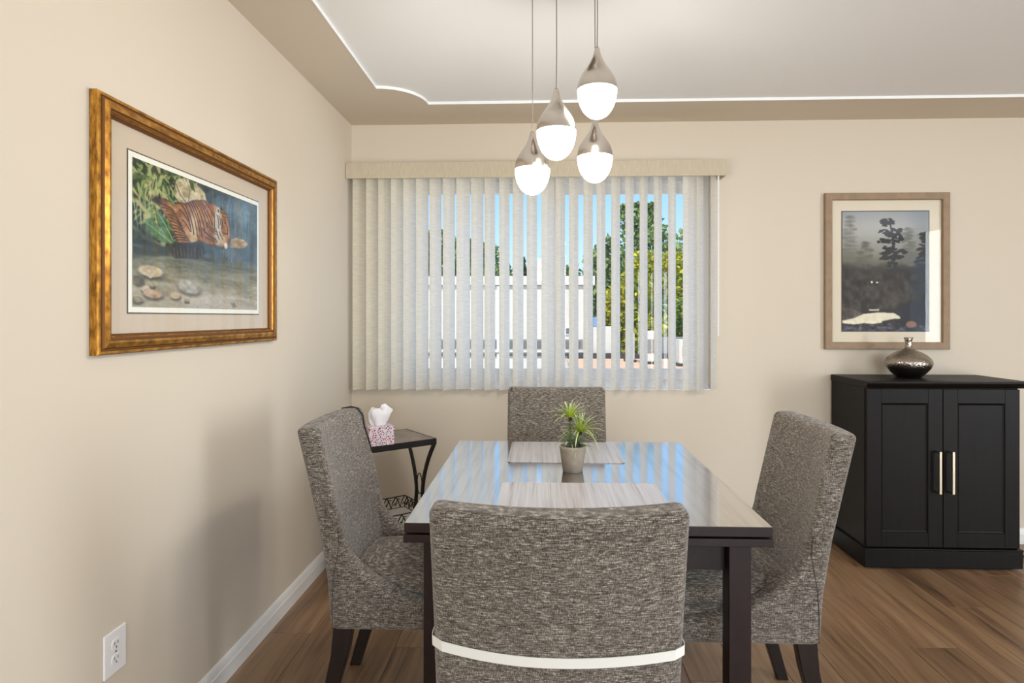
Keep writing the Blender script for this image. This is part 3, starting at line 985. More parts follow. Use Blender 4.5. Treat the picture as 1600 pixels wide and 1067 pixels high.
O('screw', prism([(0.003 * math.cos(a), 0.003 * math.sin(a)) for a in [2 * math.pi * k / 12 for k in range(12)]], 'x', 0.005, 0.0075), M_nickel, out, smooth=False)

# ------------------------------------------------------------------ pendant lamps
can = thing('ceiling_canopy', 'round satin metal ceiling canopy from which the pendants hang', 'light fixture', (0.09, 1.97, ZC))
O('plate', lathe([(0.0, -0.03), (0.17, -0.03), (0.175, -0.026), (0.175, -0.002), (0.0, -0.002)], 48), M_pend, can, angle=30)
up = [(0.0600, 0.0), (0.0597, 0.008), (0.0580, 0.020), (0.0535, 0.034), (0.0465, 0.047), (0.0380, 0.060), (0.0290, 0.073), (0.0210, 0.086), (0.0150, 0.098), (0.0110, 0.109), (0.0088, 0.118), (0.0078, 0.125), (0.0060, 0.1285), (0.0, 0.129)]
lo = [(0.0, -0.086)] + [(0.0595 * math.sin(t) ** 0.93, -0.086 * math.cos(t)) for t in [math.pi / 2 * k / 14 for k in range(1, 15)]]
pend = [((-0.033, 2.09, 1.784), 'lowest teardrop pendant lamp, at the left of the four'),
        ((0.043, 1.86, 1.843), 'teardrop pendant lamp second from the left, just above the lowest'),
        ((0.166, 1.86, 1.966), 'highest teardrop pendant lamp, directly over another one'),
        ((0.179, 2.09, 1.824), 'teardrop pendant lamp hanging right below the highest one')]
for (p, lab) in pend:
    t = thing('pendant_lamp', lab, 'lamp', p, group='teardrop pendant lamps over the table')
    O('shade', lathe(up, 40), M_pend, t, angle=60)
    O('diffuser', lathe(lo, 40), M_globe, t, angle=60)
    pd = bpy.data.lights.new('pendant_glow', 'POINT')
    pd.energy = 5.5
    pd.color = (1.0, 0.94, 0.86)
    pd.shadow_soft_size = 0.05
    po = bpy.data.objects.new('pendant_glow', pd)
    po.parent = t
    po.location = (0, 0, -0.145)
    COL.objects.link(po)
    zt = ZC - 0.03 - p[2]
    O('cord', tube([(0, 0, 0.127), (0.001, 0, 0.3 * zt + 0.08), (0, 0, zt)], 0.0016, 6), M_wire, t)

# ------------------------------------------------------------------ dining table
TX0, TX1, TY0, TY1 = -0.357, 0.585, 1.577, 2.642
tcx, tcy = (TX0 + TX1) / 2, (TY0 + TY1) / 2
tb = thing('dining_table', 'dark glossy square dining table in the middle of the chairs', 'table', (tcx, tcy, 0))
hx, hy = (TX1 - TX0) / 2, (TY1 - TY0) / 2
_tt = O('tabletop', box(-hx, hx, -hy, hy, 0.7235, 0.750), M_twood, tb, smooth=False, bevel=0.0025)
_tt.data.materials.append(M_top)
for _p in _tt.data.polygons:
    if _p.normal.z > 0.9: _p.material_index = 1
O('extension_leaf', box(-hx - 0.002, hx + 0.002, -hy - 0.001, -0.004, 0.6985, 0.7195), M_twood, tb, smooth=False, bevel=0.002)
O('extension_leaf', box(-hx - 0.002, hx + 0.002, 0.004, hy + 0.001, 0.6985, 0.7195), M_twood, tb, smooth=False, bevel=0.002)
for _s in (-1, 1):
    O('runner', box(_s * (hx - 0.115) - 0.015, _s * (hx - 0.115) + 0.015, -hy + .02, hy - .02, 0.7190, 0.7237), M_twood, tb, smooth=False)
LW = 0.058
for sx in (-1, 1):
    for sy in (-1, 1):
        xc, yc = sx * (hx - 0.045 - LW / 2), sy * (hy - 0.028 - LW / 2)
        O('leg', box(xc - LW / 2, xc + LW / 2, yc - LW / 2, yc + LW / 2, 0, 0.6985), M_twood, tb, smooth=False, bevel=0.003)
ax, ay = hx - 0.045 - LW, hy - 0.028 - LW
for s in (-1, 1):
    O('apron', box(-ax, ax, s * (ay + 0.012) - 0.011, s * (ay + 0.012) + 0.011, 0.615, 0.6985), M_twood, tb, smooth=False, bevel=0.001)
    O('apron', box(s * (ax + 0.012) - 0.011, s * (ax + 0.012) + 0.011, -ay, ay, 0.615, 0.6985), M_twood, tb, smooth=False, bevel=0.001)

# ------------------------------------------------------------------ dining chairs
SB = [(0.335, 0.106), (0.486, 0.095), (0.64, 0.070), (0.812, 0.031), (0.946, 0.0)]
def s_b(z):
    for (za, a), (zb, b) in zip(SB[:-1], SB[1:]):
        if z <= zb: return a + (b - a) * (z - za) / (zb - za)
    return SB[-1][1]
CW = 0.2325
BACK_T = 0.072
def bulge(x): return 0.036 * (1 - (x / CW) ** 2)
def crown(x, z): return z - 0.007 * (1 - (x / CW) ** 2) * max(0, (z - 0.85) / 0.096)
def outer(x, z): return (x, s_b(z) - bulge(x) * (0.45 + 0.55 * (z - 0.335) / 0.61), crown(x, z))
def innr(x, z): return (x, s_b(z) + BACK_T - 0.8 * bulge(x), crown(x, z))


def make_chair(label, loc, rz):
    t = thing('dining_chair', label, 'chair', loc, rz, 'tweed dining chairs round the table')
    us = [-CW + 2 * CW * i / 24 for i in range(25)]
    ws = [0.335 + 0.611 * j / 30 for j in range(31)]
    O('backrest', grid_slab(outer, innr, us, ws), M_chair, t, angle=50, bevel=0.020, seg=4)
    rear = [(s_b(z) + 0.004, z) for z in (0.336, 0.486, 0.60, 0.70)]
    rim = [(0.108, 0.712), (0.124, 0.678), (0.138, 0.630), (0.150, 0.590), (0.168, 0.556), (0.198, 0.522), (0.244, 0.489), (0.310, 0.449), (0.39, 0.423), (0.47, 0.409), (0.560, 0.403), (0.582, 0.394), (0.588, 0.378), (0.588, 0.336)]
    poly = rear + rim
    for s in (-1, 1):
        x0, x1 = (s * (CW - 0.052), s * (CW + 0.001))
        O('side_panel', prism(poly, 'x', min(x0, x1), max(x0, x1)), M_chair, t, angle=50, bevel=0.017, seg=4)
        # stitched seam where the side meets the back
        seam = [(s * (CW + 0.0012), s_b(z) + BACK_T * k, z) for z, k in ((0.345, 0.10), (0.42, 0.16), (0.50, 0.34), (0.56, 0.62), (0.60, 0.80), (0.65, 0.84))]
        O('seam', tube(seam, 0.0012, 6), M_seam, t)
    O('seat_rail', box(-CW + 0.03, CW - 0.03, 0.10, 0.578, 0.336, 0.428), M_chair, t, smooth=False, bevel=0.012, seg=3)
    # crowned seat cushion
    nx, ny = 14, 14
    cxs = [-0.184 + 0.368 * i / nx for i in range(nx + 1)]
    cys = [0.125 + 0.475 * i / ny for i in range(ny + 1)]
    def top(x, y):
        a, b = x / 0.184, (y - 0.3625) / 0.2375
        return (x, y, 0.474 + 0.028 * (1 - a ** 4) * (1 - b ** 4))
    O('seat_cushion', grid_slab(top, lambda x, y: (x, y, 0.425), cxs, cys), M_chair, t, angle=60, bevel=0.014, seg=3)
    for s in (-1, 1):
        xo = s * (CW - 0.042)
        def ring(xc, yc, hw, hd, z): return [(xc - hw, yc - hd, z), (xc + hw, yc - hd, z), (xc + hw, yc + hd, z), (xc - hw, yc + hd, z)]
        lv = ring(xo, 0.137, 0.021, 0.030, 0.338) + ring(xo, 0.125, 0.020, 0.026, 0.25) + ring(xo, 0.100, 0.0185, 0.022, 0.15) + ring(xo, 0.055, 0.017, 0.019, 0.0)
        lf = [(3, 2, 1, 0), (12, 13, 14, 15)] + [(r * 4 + k, r * 4 + (k + 1) % 4, r * 4 + 4 + (k + 1) % 4, r * 4 + 4 + k) for r in range(3) for k in range(4)]
        O('leg', (lv, lf), M_leg, t, angle=45, bevel=0.003)
        lv = ring(xo, 0.545, 0.021, 0.021, 0.338) + ring(xo, 0.550, 0.016, 0.016, 0.0)
        lf = [(3, 2, 1, 0), (4, 5, 6, 7)] + [(k, (k + 1) % 4, 4 + (k + 1) % 4, 4 + k) for k in range(4)]
        O('leg', (lv, lf), M_leg, t, smooth=False, bevel=0.003)
    return t


ch_l = make_chair('grey-brown tweed chair with a black cord over its back, by the side wall', (-0.745, 2.065, 0), -math.pi / 2)
ch_r = make_chair('grey-brown tweed chair on the cabinet side of the table', (0.907, 2.027, 0), math.pi / 2)
ch_f = make_chair('grey-brown tweed chair under the window, behind the potted plant', (0.069, 3.010, 0), math.pi)
ch_n = make_chair('grey-brown tweed chair in the foreground with a white strap round its back', (0.029, 1.078, 0), 0.0)

# white strap round the near chair
def strap_pts(dz):
    P = []
    zc = lambda x: 0.654 + (0.021 if x < 0 else 0.010) * (abs(x) / CW) ** 2 + dz
    for k in range(25):
        x = -CW + 2 * CW * k / 24
        p = outer(x, zc(x))
        edge = max(0, (abs(x) - (CW - 0.02)) / 0.02)
        P.append((x * (1 + 0.006), p[1] - 0.0022 + 0.011 * edge ** 2, p[2]))
    for k in range(9):
        q = k / 8
        P.append((CW + 0.003, s_b(0.667) + 0.016 + (BACK_T - 0.03) * q, zc(CW)))
    for k in range(25):
        x = CW - 2 * CW * k / 24
        p = innr(x, zc(x))
        edge = max(0, (abs(x) - (CW - 0.02)) / 0.02)
        P.append((x * 1.006, p[1] + 0.0022 - 0.011 * edge ** 2, p[2]))
    for k in range(9):
        q = k / 8
        P.append((-CW - 0.003, s_b(0.667) + BACK_T - 0.014 - (BACK_T - 0.03) * q, zc(-CW)))
    return P
_a, _b2 = strap_pts(-0.0105), strap_pts(0.0105)
n = len(_a)
sp = O('strap', (_a + _b2, [(i, (i + 1) % n, n + (i + 1) % n, n + i) for i in range(n)]), M_white_band, ch_n, smooth=False)
sp['label'] = 'white elastic strap'
_m = sp.modifiers.new('thick', 'SOLIDIFY')
_m.thickness = 0.0016
_m.offset = 1

# black cord over the left chair back
xx = -0.196
cp = [(xx + 0.0, s_b(0.80) - bulge(xx) - 0.003, 0.80), (xx, s_b(0.92) - bulge(xx) - 0.003, 0.915), (xx, s_b(0.946) - bulge(xx) + 0.012, 0.944), (xx, s_b(0.946) + 0.036, 0.949), (xx, s_b(0.946) + BACK_T - 0.014, 0.945), (xx - 0.002, s_b(0.92) + BACK_T + 0.001, 0.918)]
for z, dx in ((0.88, -0.006), (0.84, -0.012), (0.80, -0.018), (0.76, -0.023), (0.73, -0.027)):
    cp.append((xx + dx, s_b(z) + BACK_T - 0.8 * bulge(xx + dx) + (0.0025 if dx > -0.02 else -0.006), z))
co = O('cord', tube(cp, 0.0028, 8), M_cord, ch_l)
co['label'] = 'thin black cord'

# ------------------------------------------------------------------ placemats
M_place, _nt, _b = new_mat('woven_placemat')
_tc = _nt.nodes.new('ShaderNodeTexCoord')
_f1 = noise_node(_nt, _tc.outputs['Object'], (330, 4, 1), detail=3)
_f2 = noise_node(_nt, _tc.outputs['Object'], (60, 1.0, 1), detail=2)
_ff = math_node(_nt, 'ADD', math_node(_nt, 'MULTIPLY', _f1, None, vb=0.5), math_node(_nt, 'MULTIPLY', _f2, None, vb=0.5))
_nt.links.new(ramp(_nt, _ff, [(0.30, (96, 82, 74)), (0.38, (142, 134, 132)), (0.46, (172, 169, 171)), (0.7, (194, 193, 197))]), _b.inputs['Base Color'])
_b.inputs['Roughness'].default_value = 0.3
_b.inputs['Specular IOR Level'].default_value = 0.8
def rrect(x0, x1, y0, y1, r):
    P = []
    for cx, cy, a0 in ((x1 - r, y1 - r, 0), (x0 + r, y1 - r, 90), (x0 + r, y0 + r, 180), (x1 - r, y0 + r, 270)):
        for k in range(6):
            a = math.radians(a0 + 18 * k)
            P.append((cx + r * math.cos(a), cy + r * math.sin(a)))
    return P
for (x0, x1, y0, y1, lab) in ((-0.127, 0.302, 2.243, 2.615, 'pale striped placemat at the far side of the table, behind the plant'),
                              (-0.127, 0.358, 1.628, 1.970, 'pale striped placemat at the near side of the table')):
    cx, cy = (x0 + x1) / 2, (y0 + y1) / 2
    o = O('placemat', prism(rrect(x0 - cx, x1 - cx, y0 - cy, y1 - cy, 0.018), 'z', 0, 0.0022), M_place, smooth=False, loc=(cx, cy, 0.7502))
    tag(o, lab, 'placemat', 'placemats on the dining table')

# ------------------------------------------------------------------ potted plant
pl = thing('potted_plant', 'small spiky green artificial plant in a stone-grey pot on the table', 'plant', (0.106, 2.128, 0.7502))
O('pot', lathe([(0.0, 0.0), (0.032, 0.0), (0.0345, 0.003), (0.0405, 0.045), (0.0455, 0.080), (0.0462, 0.086), (0.0452, 0.089), (0.0425, 0.089), (0.0415, 0.085), (0.0405, 0.078), (0.0, 0.078)], 36), M_pot, pl, angle=35)
O('soil', lathe([(0.0402, 0.0785), (0.032, 0.081), (0.015, 0.083), (0.0, 0.0835)], 24), M_soil, pl)
M_leaf = vcol_mat('plant_leaf', rough=0.5, spec=0.4, translucent=0.25)
rl = random.Random(4)
def leafset(n, base, L, up, spread, wid, c0, c1, c2):
    V, Fc, C = [], [], []
    for k in range(n):
        az = 2.399963 * k + rl.uniform(-0.3, 0.3)
        t = (k + 0.5) / n
        el = math.radians(84 - spread * t + rl.uniform(-7, 7))
        l = L * rl.uniform(0.8, 1.12) * (0.8 + 0.25 * t)
        d = Vector((math.cos(az), math.sin(az), 0))
        side = Vector((-math.sin(az), math.cos(az), 0))
        p = Vector(base) + d * 0.003
        ang = el
        n0 = len(V)
        m = 7
        for j in range(m + 1):
            q = j / m
            wv = wid * (0.75 + 0.6 * q) * (1 - q ** 2.2) + 0.00025
            fold = Vector((0, 0, 1)) * wv * 0.45
            V += [p - side * wv + fold, p, p + side * wv + fold]
            if q < 0.5: cc = [c0[i] + (c1[i] - c0[i]) * q * 2 for i in range(3)]
            else: cc = [c1[i] + (c2[i] - c1[i]) * (q * 2 - 1) for i in range(3)]
            C += [cc] * 3
            p = p + (d * math.cos(ang) + Vector((0, 0, 1)) * math.sin(ang)) * (l / m)
            ang -= math.radians(up) * (0.5 + t) / m
        for j in range(m):
            a = n0 + j * 3
            Fc += [(a, a + 1, a + 4, a + 3), (a + 1, a + 2, a + 5, a + 4)]
    return V, Fc, C
def rosette(base, n, L, up, spread, wid, c0, c1, c2):
    V, Fc, C = leafset(n, base, L, up, spread, wid, c0, c1, c2)
    o = O('rosette', (V, Fc), M_leaf, pl, angle=70)
    at = o.data.color_attributes.new('paint', 'FLOAT_COLOR', 'POINT')
    at.data.foreach_set('color', [c for col in C for c in lin(*col)])
    return o
YG, GR, PALE = (188, 196, 44), (142, 168, 70), (226, 232, 206)
rosette((-0.010, 0.0, 0.184), 36, 0.082, 50, 66, 0.0030, YG, GR, PALE)
rosette((0.026, -0.012, 0.138), 42, 0.090, 55, 80, 0.0031, YG, GR, PALE)
rosette((0.016, 0.004, 0.086), 30, 0.080, 60, 72, 0.0029, (84, 108, 66), (120, 148, 92), (206, 218, 204))
rosette((-0.012, 0.008, 0.092), 14, 0.070, 70, 70, 0.0026, (84, 108, 66), (120, 148, 92), (206, 218, 204))
O('stem', tube([(-0.004, 0.004, 0.080), (-0.010, 0.003, 0.13), (-0.010, 0, 0.192)], [0.0045, 0.0042, 0.005], 8), M_stem, pl)
O('stem', tube([(0.010, -0.004, 0.080), (0.020, -0.009, 0.11), (0.026, -0.012, 0.146)], [0.0055, 0.0052, 0.006], 8), M_stem, pl)
O('knot', lathe([(0.0, -0.006), (0.0055, -0.004), (0.0065, 0.001), (0.004, 0.006), (0.0, 0.007)], 12, (-0.008, -0.004, 0.180)), M_bud, pl)
O('knot', lathe([(0.0, -0.006), (0.0065, -0.004), (0.0075, 0.001), (0.004, 0.006), (0.0, 0.007)], 12, (0.024, -0.017, 0.134)), M_bud, pl)

# ------------------------------------------------------------------ cabinet
CX0, CX1, CYF, CYB = 1.650, 2.415, 3.192, 3.568
cab = thing('cabinet', 'dark espresso two-door cabinet standing against the window wall', 'cabinet', ((CX0 + CX1) / 2, CYF, 0))
cxm = (CX0 + CX1) / 2
hw = (CX1 - CX0) / 2
D_ = CYB - CYF
O('body', box(-hw, hw, 0.018, D_, 0.02, 0.922), M_cab, cab, smooth=False, bevel=0.002)
tw = hw + 0.018
O('top', join(prism([(-0.012, 0.934), (-0.020, 0.948), (-0.020, 0.957), (D_ + 0.004, 0.957), (D_ + 0.004, 0.922), (0.0, 0.922)], 'x', -hw - 0.002, hw + 0.040)), M_cab, cab, smooth=False, bevel=0.002)
base = O('plinth', box(-hw - 0.010, hw + 0.008, -0.006, D_, 0.012, 0.098), M_cab, cab, smooth=False, bevel=0.003)
O('moulding', box(-hw - 0.013, hw + 0.011, -0.009, D_, 0.098, 0.108), M_cab, base, smooth=False, bevel=0.004, seg=3)
O('foot', box(-hw + 0.03, hw - 0.03, 0.02, D_ - 0.02, 0.0, 0.014), M_cab, cab, smooth=False)
for s in (-1, 1):
    x0, x1 = (-hw + 0.004, -0.0015) if s < 0 else (0.0015, hw - 0.004)
    z0, z1, w = 0.114, 0.917, 0.072
    dr = O('door', join(box(x0, x0 + w, 0, 0.018, z0, z1), box(x1 - w, x1, 0, 0.018, z0, z1), box(x0 + w, x1 - w, 0, 0.018, z1 - w, z1), box(x0 + w, x1 - w, 0, 0.018, z0, z0 + w)), M_cab, cab, smooth=False, bevel=0.0015)
    O('door_panel', box(x0 + w - 0.006, x1 - w + 0.006, 0.008, 0.016, z0 + w - 0.006, z1 - w + 0.006), M_cab, dr, smooth=False)
    O('bead', frame_ring([(0.0, 0.0005), (0.004, 0.0045), (0.010, 0.0075)], x0 + w, x1 - w, z0 + w, z1 - w, lambda a, z, h: (a, h, z)), M_cab, dr, smooth=False)
    hxp = s * 0.032
    hd = O('handle', join(box(hxp - 0.006, hxp + 0.006, -0.034, -0.024, 0.392, 0.606), box(hxp - 0.006, hxp + 0.006, -0.026, 0.001, 0.392, 0.404), box(hxp - 0.006, hxp + 0.006, -0.026, 0.001, 0.594, 0.606)), M_nickel, dr, smooth=False, bevel=0.001)
    hd['label'] = 'brushed nickel bar handle'

# hammered metal vase on the cabinet
M_vase, _nt, _b = new_mat('hammered_metal')
_tc = _nt.nodes.new('ShaderNodeTexCoord')
_b.inputs['Base Color'].default_value = lin(168, 160, 150)
_b.inputs['Metallic'].default_value = 1.0
_b.inputs['Roughness'].default_value = 0.24
_vo = _nt.nodes.new('ShaderNodeTexVoronoi')
_vo.inputs['Scale'].default_value = 130
_nt.links.new(_tc.outputs['Object'], _vo.inputs['Vector'])
_bp = _nt.nodes.new('ShaderNodeBump')
_bp.inputs['Strength'].default_value = 0.5
_bp.inputs['Distance'].default_value = 0.003
_nt.links.new(_vo.outputs['Distance'], _bp.inputs['Height'])
_nt.links.new(_bp.outputs[0], _b.inputs['Normal'])
vp = [(0.0, 0.0), (0.056, 0.0), (0.062, 0.004), (0.083, 0.024), (0.104, 0.050), (0.114, 0.074), (0.113, 0.088), (0.104, 0.104), (0.084, 0.122), (0.056, 0.139), (0.032, 0.150), (0.020, 0.158), (0.0165, 0.168), (0.0160, 0.185), (0.018, 0.200), (0.0225, 0.214), (0.0215, 0.216), (0.0165, 0.204), (0.013, 0.185), (0.0, 0.16)]
va = O('vase', lathe(vp, 56), M_vase, smooth=True, angle=60, loc=(1.985, 3.405, 0.9575))
tag(va, 'squat hammered silver vase with a thin neck on the dark cabinet', 'vase')

# ------------------------------------------------------------------ side table in the corner
e1 = Vector((0.63, -0.777, 0)).normalized()      # back -> front
e2 = Vector((-0.777, -0.63, 0)).normalized()     # right -> left
FRC = Vector((-0.541, 3.137, 0))
SL, SD, SZ = 0.455, 0.335, 0.660
side = thing('side_table', 'small black iron side table with a stone top in the corner', 'side table', tuple(FRC + e2 * SL / 2 - e1 * SD / 2))
side.rotation_euler = (0, 0, math.atan2(-e2.y, -e2.x))
# local frame: +x = towards the right end, -y = towards the front
hx2, hy2 = SL / 2, SD / 2
M_stone = plain('slate_top', (138, 126, 114), rough=0.35, noise=0.3, nscale=14)
O('top', box(-hx2 + 0.006, hx2 - 0.006, -hy2 + 0.006, hy2 - 0.006, SZ - 0.012, SZ), M_stone, side, smooth=False)
O('rim', join(box(-hx2, hx2, -hy2, -hy2 + 0.008, SZ - 0.030, SZ + 0.001), box(-hx2, hx2, hy2 - 0.008, hy2, SZ - 0.030, SZ + 0.001),
              box(-hx2, -hx2 + 0.008, -hy2 + 0.008, hy2 - 0.008, SZ - 0.030, SZ + 0.001), box(hx2 - 0.008, hx2, -hy2 + 0.008, hy2 - 0.008, SZ - 0.030, SZ + 0.001)), M_black, side, smooth=False, bevel=0.001)
def flatbar(pts, w, d):
    """vertical bar running through (y,z) points in an end frame at x"""
    return pts
for sx in (1, -1):
    xe = sx * (hx2 - 0.010)
    for s in (-1, 1):
        path = [bez([(0, s * (hy2 - 0.008), SZ - 0.028), (0, s * 0.085, SZ - 0.12), (0, s * 0.040, SZ - 0.22), (0, s * 0.034, 0.36)], k / 12) for k in range(13)]
        path += [bez([(0, s * 0.034, 0.36), (0, s * 0.04, 0.22), (0, s * 0.10, 0.12), (0, s * (hy2 - 0.01), 0.0)], k / 12) for k in range(1, 13)]
        v, f = [], []
        for i, p in enumerate(path):
            t = (path[min(i + 1, len(path) - 1)] - path[max(i - 1, 0)]).normalized()
            nn = Vector((0, t.z, -t.y))
            for a, b in ((-1, -1), (1, -1), (1, 1), (-1, 1)):
                q = p + nn * (0.0095 * a)
                v.append((xe + 0.006 * b, q.y, q.z))
        for i in range(len(path) - 1):
            for k in range(4):
                f.append((i * 4 + k, i * 4 + (k + 1) % 4, i * 4 + 4 + (k + 1) % 4, i * 4 + 4 + k))
        f += [(0, 1, 2, 3), (len(v) - 4, len(v) - 3, len(v) - 2, len(v) - 1)]
        O('leg', (v, f), M_black, side, angle=40)
    O('ring', tube([(xe, 0.027 * math.cos(a), 0.395 + 0.055 * math.sin(a)) for a in [2 * math.pi * k / 24 for k in range(24)]], 0.003, 6, closed=True), M_black, side)
TZ = 0.235
M_shelf = plain('pale_shelf_tile', (206, 200, 190), rough=0.4, noise=0.06, nscale=12)
tr = O('lower_shelf', box(-hx2 + 0.03, hx2 - 0.02, -hy2 + 0.03, hy2 - 0.012, TZ - 0.008, TZ), M_shelf, side, smooth=False)
rr_ = random.Random(9)
def gallery(p, q, h):
    g = []
    p, q = Vector(p), Vector(q)
    up_ = Vector((0, 0, h))
    g.append(tube([p + up_, q + up_], 0.0032, 6))
    g.append(tube([p, q], 0.0032, 6))
    L = (q - p).length
    n = max(4, int(L / 0.026))
    for k in range(n):
        a = p.lerp(q, k / n)
        b = p.lerp(q, (k + 1) / n)
        if k % 2 == 0:
            g.append(tube([a, a.lerp(b, 0.3) + up_ * 0.5, b + up_], 0.0034, 5))
            g.append(tube([a.lerp(b, 0.5) + up_ * 0.25, b.lerp(a, 0.1) + up_ * 0.45, b + up_ * 0.2], 0.003, 5))
        else:
            g.append(tube([a + up_, a.lerp(b, 0.6) + up_ * 0.6, b], 0.0034, 5))
            g.append(tube([a + up_ * 0.3, a.lerp(b, 0.5) + up_ * 0.8, b + up_ * 0.75], 0.003, 5))
    return join(*g)
gx0, gx1, gy0, gy1 = -hx2 + 0.03, hx2 - 0.02, -hy2 + 0.03, hy2 - 0.012
for a, b in (((gx0, gy1), (gx1, gy1)), ((gx1, gy1), (gx1, gy0)), ((gx0, gy0), (gx1, gy0)), ((gx0, gy1), (gx0, gy0))):
    O('gallery', gallery((a[0], a[1], TZ), (b[0], b[1], TZ), 0.062), M_black, side)
# tissue box
M_tbox, _nt, _b = new_mat('tissue_box_print')
_tc = _nt.nodes.new('ShaderNodeTexCoord')
_vo = _nt.nodes.new('ShaderNodeTexVoronoi')
_vo.feature = 'DISTANCE_TO_EDGE'
_vo.inputs['Scale'].default_value = 105
_nt.links.new(_tc.outputs['Object'], _vo.inputs['Vector'])
_n = noise_node(_nt, _tc.outputs['Object'], (30, 30, 30), detail=1)
_c1 = ramp(_nt, _n, [(0.35, (44, 16, 34)), (0.5, (104, 32, 80)), (0.65, (170, 60, 96))])
_mx = _nt.nodes.new('ShaderNodeMix')
_mx.data_type = 'RGBA'
_st = math_node(_nt, 'GREATER_THAN', _vo.outputs['Distance'], None, vb=0.17)
_st2 = math_node(_nt, 'LESS_THAN', _vo.outputs['Distance'], None, vb=0.42)
_nt.links.new(math_node(_nt, 'MULTIPLY', _st, _st2), _mx.inputs['Factor'])
_mx.inputs['A'].default_value = lin(236, 224, 232)
_nt.links.new(_c1, _mx.inputs['B'])
_nt.links.new(_mx.outputs['Result'], _b.inputs['Base Color'])
_b.inputs['Roughness'].default_value = 0.45
tis = thing('tissue_box', 'purple patterned tissue box on the iron side table', 'tissue box', (-0.800, 2.985, SZ + 0.0012), math.radians(33))
O('box', box(-0.062, 0.062, -0.048, 0.048, 0, 0.092), M_tbox, tis, smooth=False, bevel=0.0015)
# pulled-up tissue
tv, tf = [], []
n = 16
rt = random.Random(2)
prev = None
for lev, (rad, z) in enumerate(((0.020, 0.088), (0.030, 0.110), (0.036, 0.135), (0.042, 0.155), (0.030, 0.172))):
    for k in range(n):
        a = 2 * math.pi * k / n
        r = rad * (1 + 0.28 * math.sin(3 * a + lev * 0.5) + 0.14 * math.sin(5 * a + 1))
        tv.append((r * math.cos(a) * 1.25, r * math.sin(a) * 0.55, z + 0.012 * math.sin(2 * a + 0.7) * (lev > 1) + (0.012 * math.sin(3 * a) if lev == 4 else 0)))
for lev in range(4):
    for k in range(n):
        tf.append((lev * n + k, lev * n + (k + 1) % n, lev * n + n + (k + 1) % n, lev * n + n + k))
tv.append((0.004, 0, 0.168))
for k in range(n): tf.append((4 * n + k, 4 * n + (k + 1) % n, 5 * n))
ti = O('tissue', (tv, tf), M_tissue, tis, angle=80)
ti['label'] = 'white tissue sticking out'

# power cord end and wall plug glimpsed beside the cabinet
pc = O('power_cord', tube([(2.44, 3.30, 0.012), (2.52, 3.38, 0.008), (2.60, 3.36, 0.008), (2.72, 3.44, 0.008), (2.80, 3.52, 0.03)], 0.006, 8), M_cord)
tag(pc, 'black power cord on the floor beside the cabinet', 'cord')

# ------------------------------------------------------------------ outdoors
M_ground = plain('pale_concrete', (186, 182, 174), rough=0.95, noise=0.15, nscale=0.6)  # unseen paving, tone raised so it bounces sunlight up to the blind
M_stucco = plain('white_stucco', (214, 209, 198), rough=0.9, noise=0.03, nscale=1.5)
M_gravel = plain('tan_gravel_roof', (206, 168, 138), rough=0.95, noise=0.08, nscale=3)
M_grey = plain('grey_cladding', (140, 136, 130), rough=0.7)
M_darkstrip = plain('dark_band', (60, 58, 56), rough=0.7)
M_farglass = plain('far_window_glass', (110, 112, 112), rough=0.1)
M_tan = plain('tan_chimney', (226, 200, 168), rough=0.9)
M_blue = plain('blue_panel', (120, 150, 190), rough=0.6)
M_bark = plain('bark', (58, 46, 36), rough=0.9, noise=0.3, nscale=6)
GZ = -4.0
g = O('ground', box(-60, 70, 3.9, 120, GZ - 0.3, GZ), M_ground, smooth=False)
tag(g, 'grey paved ground outside, far below the window', 'ground', kind='structure')

bA = thing('building', 'long white flat-roofed building seen through the blind', 'building', (-5.0, 22.0, GZ))
def wA(x0, x1, y0, y1, z0, z1): return box(x0 + 5.0, x1 + 5.0, y0 - 22.0, y1 - 22.0, z0 - GZ, z1 - GZ)
O('wall', wA(-16, 1.80, 22.0, 30.0, GZ, 2.42), M_stucco, bA, smooth=False)
O('parapet', wA(-16.1, 1.88, 21.9, 30.1, 2.44, 2.76), M_stucco, bA, smooth=False)
O('roof_line', wA(-16.02, 1.82, 21.97, 30.0, 2.41, 2.445), M_grey, bA, smooth=False)
O('ledge', wA(-16.05, 1.70, 21.86, 22.0, 0.04, 0.13), M_stucco, bA, smooth=False)
O('dark_band', wA(-16.02, 1.65, 21.97, 22.02, -0.10, -0.01), M_grey, bA, smooth=False)
xw = -14.0
while xw < 0.2:
    wf = O('window', wA(xw, xw + 1.25, 21.96, 22.02, 0.14, 0.50), M_grey, bA, smooth=False)
    O('pane', wA(xw + 0.07, xw + 1.18, 21.945, 21.965, 0.20, 0.44), M_farglass, wf, smooth=False)
    xw += 1.42
wf = O('window', wA(0.80, 1.15, 21.96, 22.02, 0.66, 0.94), M_vinyl, bA, smooth=False)
O('pane', wA(0.85, 1.10, 21.945, 21.965, 0.70, 0.90), M_farglass, wf, smooth=False)
O('downpipe', wA(-1.62, -1.52, 21.90, 22.0, GZ, 2.4), M_stucco, bA, smooth=False)
O('downpipe', wA(0.98, 1.06, 21.90, 22.0, 1.2, 2.4), M_grey, bA, smooth=False)
O('chimney', wA(-0.25, 0.05, 24.0, 24.6, 2.7, 3.32), M_tan, bA, smooth=False)

